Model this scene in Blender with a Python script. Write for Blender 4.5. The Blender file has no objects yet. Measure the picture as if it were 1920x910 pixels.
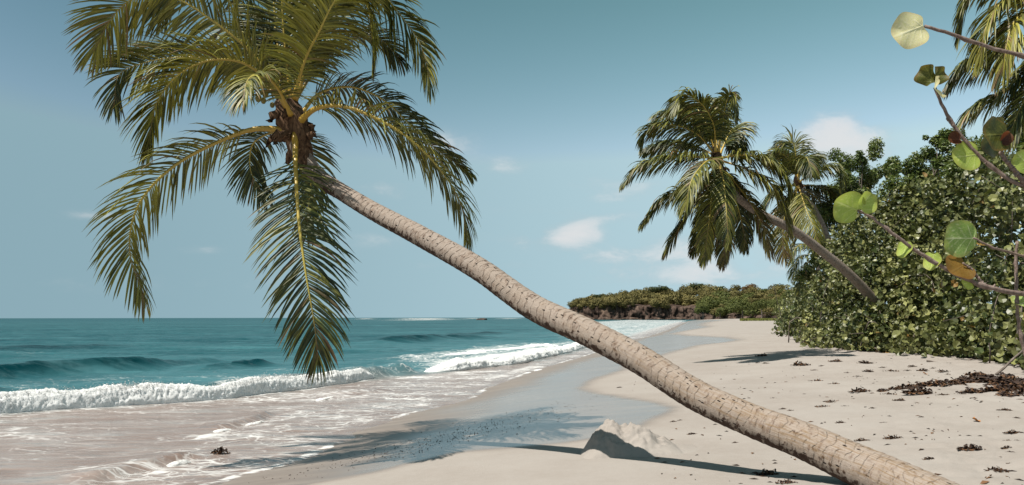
import bpy, math, random
import numpy as np
from mathutils import Vector, Matrix

random.seed(7)
RNG = np.random.default_rng(11)
SC = bpy.context.scene
COL = SC.collection

# ------------------------------------------------------------------ camera
FPX = 1493.0
CAMZ = 1.9
PITCH = math.atan(140.5 / FPX)
ROLL = math.radians(0.09)
_F = Vector((0, math.cos(PITCH), math.sin(PITCH)))
_R0 = Vector((1, 0, 0))
_U0 = _R0.cross(_F)
_R = (_R0 * math.cos(ROLL) - _U0 * math.sin(ROLL)).normalized()
_U = _R.cross(_F).normalized()
cam_data = bpy.data.cameras.new("camera")
cam_data.sensor_width = 36.0
cam_data.lens = 36.0 * FPX / 1920.0
cam_data.clip_start = 0.05
cam_data.clip_end = 60000
cam = bpy.data.objects.new("camera", cam_data)
COL.objects.link(cam)
m = Matrix.Identity(4)
for i in range(3):
    m[i][0] = _R[i]; m[i][1] = _U[i]; m[i][2] = -_F[i]
m[2][3] = CAMZ
cam.matrix_world = m
SC.camera = cam

# ------------------------------------------------------------------ light
SUNV = Vector((1.8, 1.15, -3.9)).normalized()      # direction the light travels
SUN_EL = math.asin(-SUNV.z)
SUN_ROT = math.atan2(-SUNV.x, -SUNV.y)
sun_data = bpy.data.lights.new("sun", 'SUN')
sun_data.energy = 5.0
sun_data.angle = math.radians(0.53)
sun_data.color = (1.0, 0.94, 0.85)
sun = bpy.data.objects.new("sun", sun_data)
sun.rotation_mode = 'QUATERNION'
sun.rotation_quaternion = SUNV.to_track_quat('-Z', 'Y')
COL.objects.link(sun)
SC.view_settings.view_transform = 'Standard'
SC.view_settings.look = 'None'
SC.view_settings.gamma = 1.0
SC.view_settings.use_curve_mapping = False
SC.view_settings.exposure = 0.7


class NT:
    """small node tree helper"""
    def __init__(self, tree):
        self.t = tree
        tree.nodes.clear()

    def n(self, typ, ins=None, **props):
        nd = self.t.nodes.new(typ)
        for k, v in props.items():
            setattr(nd, k, v)
        if ins:
            for k, v in ins.items():
                s = nd.inputs[k]
                if isinstance(v, bpy.types.NodeSocket):
                    self.t.links.new(v, s)
                else:
                    s.default_value = v
        return nd

    def math(self, op, a, b=0.0, c=None, clamp=False):
        nd = self.t.nodes.new('ShaderNodeMath')
        nd.operation = op
        nd.use_clamp = clamp
        for i, v in enumerate((a, b, c)):
            if v is None:
                continue
            if isinstance(v, bpy.types.NodeSocket):
                self.t.links.new(v, nd.inputs[i])
            else:
                nd.inputs[i].default_value = v
        return nd.outputs[0]

    def mix(self, f, a, b, blend='MIX'):
        nd = self.t.nodes.new('ShaderNodeMix')
        nd.data_type = 'RGBA'
        nd.blend_type = blend
        for s, v in ((nd.inputs[0], f), (nd.inputs[6], a), (nd.inputs[7], b)):
            if isinstance(v, bpy.types.NodeSocket):
                self.t.links.new(v, s)
            else:
                s.default_value = v if not isinstance(v, tuple) else (v + (1,) if len(v) == 3 else v)
        return nd.outputs[2]

    def step(self, v, lo, hi, a=0.0, b=1.0):
        nd = self.t.nodes.new('ShaderNodeMapRange')
        nd.interpolation_type = 'SMOOTHSTEP'
        nd.inputs[1].default_value = lo; nd.inputs[2].default_value = hi
        nd.inputs[3].default_value = a; nd.inputs[4].default_value = b
        self.t.links.new(v, nd.inputs[0])
        return nd.outputs[0]

    def noise(self, vec, scale, detail=4, rough=0.55, dist=0.0):
        nd = self.n('ShaderNodeTexNoise', {'Scale': scale, 'Detail': detail, 'Roughness': rough, 'Distortion': dist})
        if vec is not None:
            self.t.links.new(vec, nd.inputs['Vector'])
        return nd.outputs[0]

    def mapping(self, vec, scale=(1, 1, 1), rot=(0, 0, 0), loc=(0, 0, 0)):
        nd = self.n('ShaderNodeMapping', {'Vector': vec, 'Scale': scale, 'Rotation': rot, 'Location': loc})
        return nd.outputs[0]

    def attr(self, name, out='Fac'):
        return self.n('ShaderNodeAttribute', attribute_name=name).outputs[out]

    def link(self, a, b):
        self.t.links.new(a, b)


def new_mat(name):
    mt = bpy.data.materials.new(name)
    mt.use_nodes = True
    return mt, NT(mt.node_tree)


# ------------------------------------------------------------------ world
def pxdir(px, py):
    return (_R * ((px - 960) / FPX) + _U * ((455 - py) / FPX) + _F).normalized()


world = bpy.data.worlds.new("World")
SC.world = world
world.use_nodes = True
w = NT(world.node_tree)
tc = w.n('ShaderNodeTexCoord')
gen = tc.outputs['Generated']
sep = w.n('ShaderNodeSeparateXYZ', {'Vector': gen})
# the lowest few degrees of the model sky are orange; look it up slightly higher so the sea horizon stays pale blue
zz = w.math('SQRT', w.math('ADD', w.math('MULTIPLY', sep.outputs[2], sep.outputs[2]), 0.016))
sv = w.n('ShaderNodeCombineXYZ', {0: sep.outputs[0], 1: sep.outputs[1], 2: zz}).outputs[0]
sky = w.n('ShaderNodeTexSky', {'Vector': sv}, sky_type='NISHITA', sun_disc=False, sun_elevation=SUN_EL,
          sun_rotation=SUN_ROT, altitude=0, air_density=1.0, dust_density=1.0, ozone_density=1.0)
sc_ = w.n('ShaderNodeSeparateColor', {'Color': sky.outputs[0]})
ch = []
for k, (gam, tn, cap) in enumerate(((2.44, 16.5, .214), (1.76, 3.95, .323), (2.56, 4.2, .468))):
    v_ = w.math('MINIMUM', w.math('MULTIPLY', sc_.outputs[k], 0.1), cap)
    ch.append(w.math('MULTIPLY', w.math('POWER', v_, gam), tn * 10))
tint = w.n('ShaderNodeCombineColor', {0: ch[0], 1: ch[1], 2: ch[2]}).outputs[0]
# the sky deepens steadily from the land side toward the open sea on the left
west = w.step(sep.outputs[0], -0.62, 0.62, 0.66, 1.16)
wcol = w.n('ShaderNodeCombineColor', {0: w.math('POWER', west, 1.25), 1: west, 2: w.math('POWER', west, .9)}).outputs[0]
tint = w.mix(1.0, tint, wcol, 'MULTIPLY')
cm = w.mapping(gen, scale=(1, 1, 2.3))
cn = w.noise(cm, 12.0, 10, 0.62, 0.35)
cn2 = w.noise(cm, 3.2, 5, 0.6)
# scattered fair-weather puffs where the photograph has them, plus a thin veil low in the sky
puffs = [(820, 270, .050, .026, .55), (725, 355, .050, .022, .35), (945, 312, .05, .014, .28),
         (1075, 432, .036, .022, .85), (1150, 405, .05, .012, .32), (1170, 370, .06, .010, .28),
         (1000, 450, .09, .016, .42), (1130, 482, .08, .010, .34),
         (1590, 285, .062, .036, .9), (1560, 235, .05, .025, .38), (1500, 265, .07, .020, .34), (1720, 238, .05, .010, .26),
         (1340, 500, .16, .030, .50), (1420, 350, .12, .018, .36), (1180, 345, .08, .012, .30), (980, 395, .07, .012, .30), (1240, 520, .12, .014, .45), (880, 500, .10, .010, .30), (620, 390, .05, .014, .25), (1290, 455, .10, .022, .40), (700, 450, .07, .016, .26),
         (190, 405, .05, .007, .30), (385, 468, .032, .007, .32), (130, 530, .09, .012, .20), (480, 530, .10, .010, .18)]
tot = None
for px, py, rx, ry, amp in puffs:
    d = pxdir(px, py)
    sub = w.n('ShaderNodeVectorMath', {0: gen, 1: tuple(d)}, operation='SUBTRACT').outputs[0]
    sc = w.n('ShaderNodeVectorMath', {0: sub, 1: (1 / rx, 1 / rx, 1 / ry)}, operation='MULTIPLY').outputs[0]
    ln = w.n('ShaderNodeVectorMath', {0: sc}, operation='LENGTH').outputs['Value']
    g = w.step(ln, 0.0, 1.5, amp, 0.0)
    tot = g if tot is None else w.math('ADD', tot, g)
# general field of faint clouds all round the sky so it does not stop at the frame
veil = w.math('MULTIPLY', w.step(sep.outputs[2], 0.02, 0.30, 1.0, 0.0), w.step(cn2, 0.50, 0.75, 0.0, 0.30))
dens = w.math('ADD', w.math('MULTIPLY', tot, 1.35), veil)
shape = w.math('ADD', dens, w.math('MULTIPLY', w.math('ADD', w.math('SUBTRACT', cn, 0.5), w.math('MULTIPLY', w.math('SUBTRACT', cn2, 0.5), 0.6)), 2.9))
mask = w.math('MULTIPLY', w.step(shape, 0.05, 1.60), w.step(dens, 0.02, 0.7))
cloudcol = w.mix(w.step(shape, 0.35, 1.0), (4.3, 4.9, 5.2), (6.7, 6.7, 6.75))
skyc = w.mix(w.math('MULTIPLY', mask, 0.85), tint, cloudcol)
bg = w.n('ShaderNodeBackground', {'Color': skyc, 'Strength': 0.070})
wo = w.n('ShaderNodeOutputWorld')
w.link(bg.outputs[0], wo.inputs[0])


# ------------------------------------------------------------------ noise
def _h(ix, iy, iz, seed):
    x = (ix.astype(np.int64) * 374761393 + iy.astype(np.int64) * 668265263 + iz.astype(np.int64) * 2147483647
         + seed * 974634777) & 0xFFFFFFFF
    x = ((x ^ (x >> 13)) * 1274126177) & 0xFFFFFFFF
    x = ((x ^ (x >> 16)) * 2246822519) & 0xFFFFFFFF
    return ((x ^ (x >> 15)) & 0xFFFFFF) / float(0xFFFFFF)


def vn2(x, y, seed=0):
    x = np.asarray(x, float); y = np.asarray(y, float)
    ix = np.floor(x); iy = np.floor(y)
    fx = x - ix; fy = y - iy
    fx = fx * fx * (3 - 2 * fx); fy = fy * fy * (3 - 2 * fy)
    z = np.zeros_like(ix)
    a = _h(ix, iy, z, seed); b = _h(ix + 1, iy, z, seed); c = _h(ix, iy + 1, z, seed); d = _h(ix + 1, iy + 1, z, seed)
    return (a * (1 - fx) + b * fx) * (1 - fy) + (c * (1 - fx) + d * fx) * fy - 0.5


def vn3(x, y, zz, seed=0):
    x, y, zz = (np.asarray(v, float) for v in (x, y, zz))
    ix = np.floor(x); iy = np.floor(y); iz = np.floor(zz)
    fx = x - ix; fy = y - iy; fz = zz - iz
    fx = fx * fx * (3 - 2 * fx); fy = fy * fy * (3 - 2 * fy); fz = fz * fz * (3 - 2 * fz)
    r = 0
    for dx in (0, 1):
        for dy in (0, 1):
            for dz in (0, 1):
                r = r + _h(ix + dx, iy + dy, iz + dz, seed) * (fx if dx else 1 - fx) * (fy if dy else 1 - fy) * (fz if dz else 1 - fz)
    return r - 0.5


def fbm2(x, y, oct=4, seed=0, gain=0.5):
    r = 0; a = 1.0
    for o in range(oct):
        r = r + a * vn2(x * 2 ** o + 17.3 * o, y * 2 ** o - 9.1 * o, seed + o)
        a *= gain
    return r


def fbm3(x, y, z, oct=4, seed=0, gain=0.5):
    r = 0; a = 1.0
    for o in range(oct):
        k = 2 ** o
        r = r + a * vn3(x * k + 7.3 * o, y * k - 3.1 * o, z * k + 5.7 * o, seed + o)
        a *= gain
    return r


def sstep(a, b, x):
    t = np.clip((x - a) / (b - a), 0, 1)
    return t * t * (3 - 2 * t)


# ------------------------------------------------------------------ unprojection
def ray(px, py):
    d = _R * ((px - 960) / FPX) + _U * ((455 - py) / FPX) + _F
    return d


def W(px, py, Y):
    """point that the photograph shows at a pixel, at world distance Y"""
    d = ray(px, py)
    k = Y / d.y
    return Vector((d.x * k, Y, CAMZ + d.z * k))


def sea_pt(px, py, z=0.0):
    d = ray(px, py)
    k = (z - CAMZ) / min(d.z, -1e-4)
    return (d.x * k, d.y * k)


def poly(pts):
    return np.array([sea_pt(*p) for p in pts])


SHORE = np.vstack([np.array([[-9.0, -14.0], [-7.6, -4.0], [-6.4, 2.0]]),
                   poly([(250, 950), (400, 912), (450, 895), (530, 876), (600, 850), (640, 831), (668, 822), (660, 813),
                         (688, 804), (724, 794), (769, 777), (814, 766), (855, 757), (894, 745), (915, 730), (940, 719), (985, 703),
                         (1020, 690), (1060, 679), (1101, 667), (1145, 652), (1182, 639), (1221, 630), (1250, 620), (1271, 610),
                         (1292, 602)])])
SHORE = np.vstack([SHORE, SHORE[-1] + np.array([[60, 160], [200, 300], [900, 600], [4000, 1500]])])


def pl_dist(x, y, P, want_t=False):
    """distance to a polyline and side (positive on the right hand of travel)"""
    best = np.full(x.shape, 1e18); side = np.zeros(x.shape); tt = np.zeros(x.shape)
    acc = 0.0
    for i in range(len(P) - 1):
        ax, ay = P[i]; bx, by = P[i + 1]
        dx, dy = bx - ax, by - ay
        L2 = dx * dx + dy * dy
        t = np.clip(((x - ax) * dx + (y - ay) * dy) / L2, 0, 1)
        qx = x - ax - t * dx; qy = y - ay - t * dy
        d2 = qx * qx + qy * qy
        cr = dy * (x - ax) - dx * (y - ay)
        k = d2 < best
        best = np.where(k, d2, best)
        side = np.where(k, np.sign(cr), side)
        L = math.sqrt(L2)
        tt = np.where(k, (acc + t * L), tt)
        acc += L
    r = np.sqrt(best) * np.where(side == 0, 1, side)
    return (r, tt / acc) if want_t else r


def in_poly(x, y, P):
    ins = np.zeros(x.shape, bool)
    n = len(P)
    for i in range(n):
        x1, y1 = P[i]; x2, y2 = P[(i + 1) % n]
        if y1 == y2:
            continue
        c = ((y1 > y) != (y2 > y)) & (x < (x2 - x1) * (y - y1) / (y2 - y1) + x1)
        ins ^= c
    return ins


SHORE_POLY = np.vstack([SHORE, [[9000, -9000], [-9, -9000]]])     # land side closed


def shore_s(x, y):
    d = np.abs(pl_dist(x, y, SHORE))
    return np.where(in_poly(x, y, SHORE_POLY), d, -d)


def beach_z_base(x, y):
    s = shore_s(x, y)
    zl = 1.05 * (1 - np.exp(-np.maximum(s, 0) / 8.0)) + 0.9 * sstep(60, 260, s)
    return np.where(s > 0, zl, np.maximum(0.055 * s, -3.0)), s


def beach_z(x, y):
    z, s = beach_z_base(x, y)
    dry = sstep(5.0, 11.0, s)
    near = 1.0 / (1.0 + (np.hypot(x, y) / 45.0) ** 2)
    z = z + 0.05 * fbm2(x * 0.35, y * 0.35, 3, 3) * sstep(1, 7, s)
    z = z + dry * near * (0.065 * fbm2(x * 1.5, y * 1.9, 3, 8) + 0.034 * fbm2(x * 5.5, y * 6.5, 3, 21))
    rough = np.exp(-((x - 5.2) / 2.2) ** 2 - ((y - 6.6) / 1.5) ** 2)
    z = z + rough * (0.09 * np.abs(fbm2(x * 2.3, y * 3.1, 3, 35)) + .035 * fbm2(x * 9, y * 9, 3, 36))
    z = z + 0.06 * sstep(9.5, 13, s) * near * fbm2(x * 0.9 + 3, y * 2.6, 3, 31)
    return z


def bz(x, y):
    return float(beach_z(np.array([x], float), np.array([y], float))[0])


_T = np.geomspace(2.5, 1500, 4000)


def ground(px, py):
    d = ray(px, py)
    k = _T / d.y
    X = d.x * k; Y = _T; Z = CAMZ + d.z * k
    G = np.maximum(beach_z(X, Y), 0.0)
    hit = np.nonzero(Z <= G)[0]
    i = hit[0] if len(hit) else len(_T) - 1
    return Vector((X[i], Y[i], G[i]))


# ------------------------------------------------------------------ mesh helpers
def mk_mesh(name, V, faces, mats, smooth=True, attrs=None, midx=None):
    """V (n,3); faces: array (m,k) or list of arrays with different k"""
    V = np.asarray(V, dtype=np.float32)
    fl = faces if isinstance(faces, list) else [faces]
    fl = [np.asarray(f, dtype=np.int32) for f in fl if len(f)]
    me = bpy.data.meshes.new(name)
    me.vertices.add(len(V))
    me.vertices.foreach_set('co', V.ravel())
    loops = np.concatenate([f.ravel() for f in fl])
    cnt = np.concatenate([np.full(len(f), f.shape[1], np.int32) for f in fl])
    me.loops.add(len(loops))
    me.loops.foreach_set('vertex_index', loops)
    me.polygons.add(len(cnt))
    st = np.concatenate([[0], np.cumsum(cnt)[:-1]]).astype(np.int32)
    me.polygons.foreach_set('loop_start', st)
    me.polygons.foreach_set('loop_total', cnt)
    me.polygons.foreach_set('use_smooth', np.full(len(cnt), smooth, bool))
    if midx is not None:
        me.polygons.foreach_set('material_index', np.asarray(midx, np.int32))
    for mt in (mats if isinstance(mats, (list, tuple)) else [mats]):
        me.materials.append(mt)
    if attrs:
        for k, a in attrs.items():
            a = np.asarray(a, dtype=np.float32)
            if a.ndim == 1:
                at = me.attributes.new(k, 'FLOAT', 'POINT'); at.data.foreach_set('value', a)
            else:
                if a.shape[1] == 3:
                    a = np.hstack([a, np.ones((len(a), 1), np.float32)])
                at = me.attributes.new(k, 'FLOAT_COLOR', 'POINT'); at.data.foreach_set('color', a.ravel())
    me.update(calc_edges=True)
    me.validate()
    return me


def link(name, me, parent=None, loc=None, **props):
    o = bpy.data.objects.new(name, me)
    COL.objects.link(o)
    if parent is not None:
        o.parent = parent
    if loc is not None:
        o.location = loc
    for k, v in props.items():
        o[k] = v
    return o


def empty(name, loc, label, cat, group=None):
    o = bpy.data.objects.new(name, None)
    COL.objects.link(o)
    o.location = loc
    o.empty_display_size = 0.2
    o['label'] = label; o['category'] = cat
    if group:
        o['group'] = group
    return o


class Bag:
    """accumulates vertices, faces, attributes"""
    def __init__(self, akeys=()):
        self.V = []; self.F = {}; self.n = 0; self.A = {k: [] for k in akeys}; self.M = {}

    def add(self, V, F, mat=0, **a):
        V = np.asarray(V, float)
        if isinstance(F, list) and not isinstance(F[0], np.ndarray):
            F = np.asarray(F, int)
        for f in (F if isinstance(F, list) else [F]):
            f = np.asarray(f, int)
            self.F.setdefault((f.shape[1], mat), []).append(f + self.n)
        self.V.append(V)
        self.n += len(V)
        for k in self.A:
            v = np.asarray(a[k], float)
            if v.ndim == 1 and len(v) != len(V):
                v = np.tile(v, (len(V), 1))
            self.A[k].append(v)

    def mesh(self, name, mats, smooth=True, origin=(0, 0, 0)):
        V = np.vstack(self.V) - np.array(origin)
        fl = []; mi = []
        for (k, mt), L in self.F.items():
            f = np.vstack(L); fl.append(f); mi.append(np.full(len(f), mt))
        return mk_mesh(name, V, fl, mats, smooth, {k: (np.vstack(v) if v[0].ndim == 2 else np.concatenate(v)) for k, v in self.A.items()},
                       np.concatenate(mi))


def catmull(P, n):
    P = np.asarray(P, float)
    d = np.linalg.norm(np.diff(P, axis=0), axis=1)
    t = np.concatenate([[0], np.cumsum(np.sqrt(d))])
    Q = np.vstack([2 * P[0] - P[1], P, 2 * P[-1] - P[-2]])
    tq = np.concatenate([[t[0] - (t[1] - t[0])], t, [t[-1] + (t[-1] - t[-2])]])
    # dense sample then arc-length resample
    out = []
    for i in range(len(P) - 1):
        t0, t1, t2, t3 = tq[i:i + 4]
        p0, p1, p2, p3 = Q[i:i + 4]
        for u in np.linspace(0, 1, 24, endpoint=(i == len(P) - 2)):
            tt = t1 + u * (t2 - t1)
            a1 = (t1 - tt) / (t1 - t0) * p0 + (tt - t0) / (t1 - t0) * p1
            a2 = (t2 - tt) / (t2 - t1) * p1 + (tt - t1) / (t2 - t1) * p2
            a3 = (t3 - tt) / (t3 - t2) * p2 + (tt - t2) / (t3 - t2) * p3
            b1 = (t2 - tt) / (t2 - t0) * a1 + (tt - t0) / (t2 - t0) * a2
            b2 = (t3 - tt) / (t3 - t1) * a2 + (tt - t1) / (t3 - t1) * a3
            out.append((t2 - tt) / (t2 - t1) * b1 + (tt - t1) / (t2 - t1) * b2)
    out = np.array(out)
    L = np.concatenate([[0], np.cumsum(np.linalg.norm(np.diff(out, axis=0), axis=1))])
    s = np.linspace(0, L[-1], n)
    return np.stack([np.interp(s, L, out[:, k]) for k in range(out.shape[1])], 1), L[-1]


def frames(C):
    T = np.gradient(C, axis=0)
    T /= np.linalg.norm(T, axis=1, keepdims=True) + 1e-12
    ref = np.array([0, 0, 1.0]) if abs(T[0][2]) < 0.9 else np.array([0, 1.0, 0])
    B = np.cross(ref, T[0]); B /= np.linalg.norm(B)
    Bs = []
    for i in range(len(C)):
        B = B - T[i] * np.dot(B, T[i]); B /= np.linalg.norm(B)
        Bs.append(B)
    Bs = np.array(Bs)
    return T, Bs, np.cross(T, Bs)


def tube(C, r, sides=6, cap=True):
    C = np.asarray(C, float)
    n = len(C)
    r = np.broadcast_to(np.asarray(r, float), (n,))
    T, B, N = frames(C)
    a = np.linspace(0, 2 * np.pi, sides, endpoint=False)
    V = C[:, None, :] + r[:, None, None] * (np.cos(a)[None, :, None] * B[:, None, :] + np.sin(a)[None, :, None] * N[:, None, :])
    V = V.reshape(-1, 3)
    i = np.arange(n - 1)[:, None] * sides; j = np.arange(sides)[None, :]; j2 = (j + 1) % sides
    F = np.stack([i + j, i + j2, i + sides + j2, i + sides + j], -1).reshape(-1, 4)
    Fs = [F]
    if cap:
        V = np.vstack([V, C[0], C[-1]])
        jj = np.arange(sides); k = n * sides
        Fs.append(np.stack([(jj + 1) % sides, jj, np.full(sides, k)], 1))
        Fs.append(np.stack([(n - 1) * sides + jj, (n - 1) * sides + (jj + 1) % sides, np.full(sides, k + 1)], 1))
    return V, Fs


# ------------------------------------------------------------------ materials
def bsdf(t, **ins):
    p = t.n('ShaderNodeBsdfPrincipled')
    for k, v in ins.items():
        k = k.replace('_', ' ')
        if isinstance(v, bpy.types.NodeSocket):
            t.link(v, p.inputs[k])
        else:
            p.inputs[k].default_value = v + (1,) if isinstance(v, tuple) and len(v) == 3 else v
    return p


def out(t, shader):
    o = t.n('ShaderNodeOutputMaterial')
    t.link(shader, o.inputs[0])


def bump(t, h, strength=0.5, dist=0.02):
    b = t.n('ShaderNodeBump', {'Strength': strength, 'Distance': dist, 'Height': h})
    return b.outputs[0]


# --- sand
M_SAND, t = new_mat('sand')
co = t.n('ShaderNodeTexCoord').outputs['Object']
wet = t.attr('wet')
n1 = t.noise(co, 0.7, 5, 0.6); n2 = t.noise(co, 9, 5, 0.65); n3 = t.noise(co, 160, 3, 0.7)
dryc = t.mix(t.step(n1, 0.3, 0.7), (0.415, 0.368, 0.330), (0.475, 0.432, 0.394))
dryc = t.mix(t.math('MULTIPLY', t.step(n2, 0.35, 0.75), 0.35), dryc, (0.505, 0.462, 0.425))
dryc = t.mix(t.math('MULTIPLY', t.step(n3, 0.52, 0.72), 0.5), dryc, (0.29, 0.245, 0.20))
streak = t.noise(t.mapping(co, scale=(0.35, 2.2, 1), rot=(0, 0, math.radians(-28))), 1.6, 6, 0.6)
wetc = t.mix(t.step(streak, 0.36, 0.66), (0.27, 0.215, 0.18), (0.35, 0.29, 0.245))
colr = t.mix(wet, dryc, wetc)
sheen = t.attr('sheen')
rough = t.math('ADD', t.math('ADD', t.math('MULTIPLY', t.math('SUBTRACT', 1.0, wet), 0.75), t.math('MULTIPLY', t.math('SUBTRACT', 1.0, sheen), 0.30)), t.math('ADD', 0.13, t.math('MULTIPLY', streak, 0.16)), clamp=True)
spec = t.math('ADD', 0.12, t.math('MULTIPLY', wet, 0.42))
rip = t.noise(t.mapping(co, scale=(1, 3.0, 1)), 5.0, 5, 0.6)
hh = t.math('ADD', t.math('MULTIPLY', n3, 0.25), t.math('ADD', t.math('MULTIPLY', n2, 0.5), t.math('MULTIPLY', rip, 0.6)))
hb = t.math('MULTIPLY', hh, t.math('SUBTRACT', 1.0, t.math('MULTIPLY', wet, 0.93)))
p = bsdf(t, Base_Color=colr, Roughness=rough, Specular_IOR_Level=spec, Normal=bump(t, hb, 0.55, 0.02))
out(t, p.outputs[0])

# --- sea
M_SEA, t = new_mat('sea_water')
co = t.n('ShaderNodeTexCoord').outputs['Object']
foam = t.attr('foam'); shal = t.attr('shal'); teal = t.attr('teal')
mp = t.mapping(co, scale=(0.32, 1.0, 1.0), rot=(0, 0, math.radians(-12)))
b1 = t.noise(mp, 1.6, 6, 0.62, 0.3); b2 = t.noise(mp, 0.22, 5, 0.6); b3 = t.noise(t.mapping(co, scale=(0.25, 1, 1)), 0.035, 6, 0.65)
deep = t.mix(t.step(b3, 0.35, 0.68), (0.004, 0.062, 0.078), (0.018, 0.108, 0.122))
deep = t.mix(t.math('MULTIPLY', t.step(b2, 0.40, 0.68), 0.45), deep, (0.050, 0.175, 0.195))
deep = t.mix(teal, deep, (0.001, 0.034, 0.042))
milk = t.attr('milk')
deep = t.mix(milk, deep, (0.085, 0.215, 0.245))
brown = t.mix(t.step(b1, 0.35, 0.7), (0.28, 0.208, 0.178), (0.42, 0.35, 0.318))
col = t.mix(shal, deep, brown)
b4 = t.noise(t.mapping(co, scale=(0.30, 1.0, 1.0), rot=(0, 0, math.radians(-8))), 4.5, 4, 0.6, 0.2)
b5 = t.noise(t.mapping(co, scale=(0.16, 1.0, 1.0), rot=(0, 0, math.radians(-6))), 0.55, 5, 0.62, 0.2)
far = t.attr('far')
col = t.mix(t.math('MULTIPLY', t.step(b5, 0.50, 0.66), 0.45), col, t.mix(shal, t.mix(0.5, col, (0.12, 0.33, 0.37)), col))
col = t.mix(t.math('MULTIPLY', t.step(b5, 0.48, 0.36), 0.40), col, t.mix(shal, t.mix(0.6, col, (0.0, 0.05, 0.065)), col))
col = t.mix(t.math('MULTIPLY', far, 0.75), col, (0.003, 0.075, 0.095))
deep2 = t.mix(t.math('MULTIPLY', t.step(b1, 0.50, 0.68), 0.40), col, t.mix(0.5, col, (0.16, 0.30, 0.33)))
col = t.mix(t.math('MULTIPLY', t.step(b4, 0.50, 0.36), 0.30), deep2, t.mix(0.5, deep2, (0.0, 0.03, 0.04)))
wn = bump(t, t.math('ADD', t.math('ADD', b1, t.math('MULTIPLY', b4, 0.35)), t.math('MULTIPLY', b2, 1.5)), 0.75, 0.11)
lw = t.n('ShaderNodeLayerWeight', {'Blend': 0.5, 'Normal': wn}).outputs['Facing']
fr = t.math('ADD', 0.014, t.math('MULTIPLY', t.math('POWER', lw, 5.5), t.math('ADD', 0.23, t.math('MULTIPLY', shal, 0.35))))
dif = t.n('ShaderNodeBsdfDiffuse', {'Color': col, 'Normal': wn})
glo = t.n('ShaderNodeBsdfGlossy', {'Color': (1, 1, 1, 1), 'Roughness': 0.16, 'Normal': wn})
wat = t.n('ShaderNodeMixShader', {0: fr, 1: dif.outputs[0], 2: glo.outputs[0]})
# foam lace
fw = t.mapping(co, scale=(0.55, 1.0, 1.0), rot=(0, 0, math.radians(-20)))
wob = t.n('ShaderNodeTexNoise', {'Vector': fw, 'Scale': 1.3, 'Detail': 4.0})
fwd = t.n('ShaderNodeVectorMath', {0: fw, 1: wob.outputs[1]}, operation='ADD').outputs[0]
vo = t.n('ShaderNodeTexVoronoi', {'Vector': fwd, 'Scale': 2.6}, feature='DISTANCE_TO_EDGE').outputs['Distance']
vo2 = t.n('ShaderNodeTexVoronoi', {'Vector': fwd, 'Scale': 6.5}, feature='DISTANCE_TO_EDGE').outputs['Distance']
lace = t.math('MAXIMUM', t.step(vo, 0.0, 0.10, 1.0, 0.0), t.step(vo2, 0.0, 0.09, 0.75, 0.0))
fn = t.noise(fw, 1.1, 7, 0.66, 0.4)
fv = t.math('ADD', foam, t.math('ADD', t.math('MULTIPLY', t.math('SUBTRACT', fn, 0.5), 1.3), t.math('MULTIPLY', t.math('SUBTRACT', lace, 0.4), 0.46)))
fm = t.math('MULTIPLY', t.step(fv, 0.34, 1.12), t.step(foam, 0.0, 0.10))
fb = bump(t, fn, 0.7, 0.05)
fd = t.n('ShaderNodeBsdfDiffuse', {'Color': (0.86, 0.86, 0.85, 1), 'Normal': fb})
ms = t.n('ShaderNodeMixShader', {0: fm, 1: wat.outputs[0], 2: fd.outputs[0]})
out(t, ms.outputs[0])

# --- surf foam
M_FOAM, t = new_mat('surf_foam')
co = t.n('ShaderNodeTexCoord').outputs['Object']
f1 = t.noise(co, 26, 6, 0.75); f2 = t.noise(co, 3.0, 4, 0.6)
fc = t.mix(t.math('MULTIPLY', t.step(f2, 0.40, 0.70), 0.5), (0.92, 0.925, 0.92), (0.74, 0.755, 0.75))
dirt = t.attr('dirt')
fc = t.mix(t.math('MULTIPLY', dirt, t.step(f2, 0.30, 0.62)), fc, (0.42, 0.34, 0.28))
fbm_n = bump(t, f1, 1.0, 0.03)
dfs = t.n('ShaderNodeBsdfDiffuse', {'Color': fc, 'Normal': fbm_n})
tls = t.n('ShaderNodeBsdfTranslucent', {'Color': fc, 'Normal': fbm_n})
mxs = t.n('ShaderNodeMixShader', {0: 0.28, 1: dfs.outputs[0], 2: tls.outputs[0]})
out(t, mxs.outputs[0])


def leaf_material(name, ca, cb, cbrown, gloss=0.42, trans=0.32, tcol=(0.34, 0.40, 0.05), spec=0.4):
    """var attribute: r = hue variation, g = dryness, b = per-leaf value"""
    mt, t = new_mat(name)
    v = t.n('ShaderNodeAttribute', attribute_name='var')
    sp = t.n('ShaderNodeSeparateColor', {'Color': v.outputs['Color']})
    c = t.mix(sp.outputs[0], ca, cb)
    c = t.mix(t.step(sp.outputs[1], 0.35, 0.75), c, cbrown)
    co = t.n('ShaderNodeTexCoord').outputs['Object']
    nz = t.noise(co, 14, 3, 0.6)
    c = t.mix(t.math('MULTIPLY', t.step(nz, 0.4, 0.75), 0.35), c, t.mix(0.5, c, cb))
    hv = t.n('ShaderNodeHueSaturation', {'Color': c, 'Value': t.math('ADD', 0.65, t.math('MULTIPLY', sp.outputs[2], 0.7))})
    p = bsdf(t, Base_Color=hv.outputs[0], Roughness=gloss, Specular_IOR_Level=spec)
    tr = t.n('ShaderNodeBsdfTranslucent', {'Color': t.mix(0.5, t.mix(t.step(sp.outputs[1], 0.35, 0.75), tcol, cbrown), hv.outputs[0])})
    mx = t.n('ShaderNodeMixShader', {0: trans, 1: p.outputs[0], 2: tr.outputs[0]})
    out(t, mx.outputs[0])
    return mt


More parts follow.
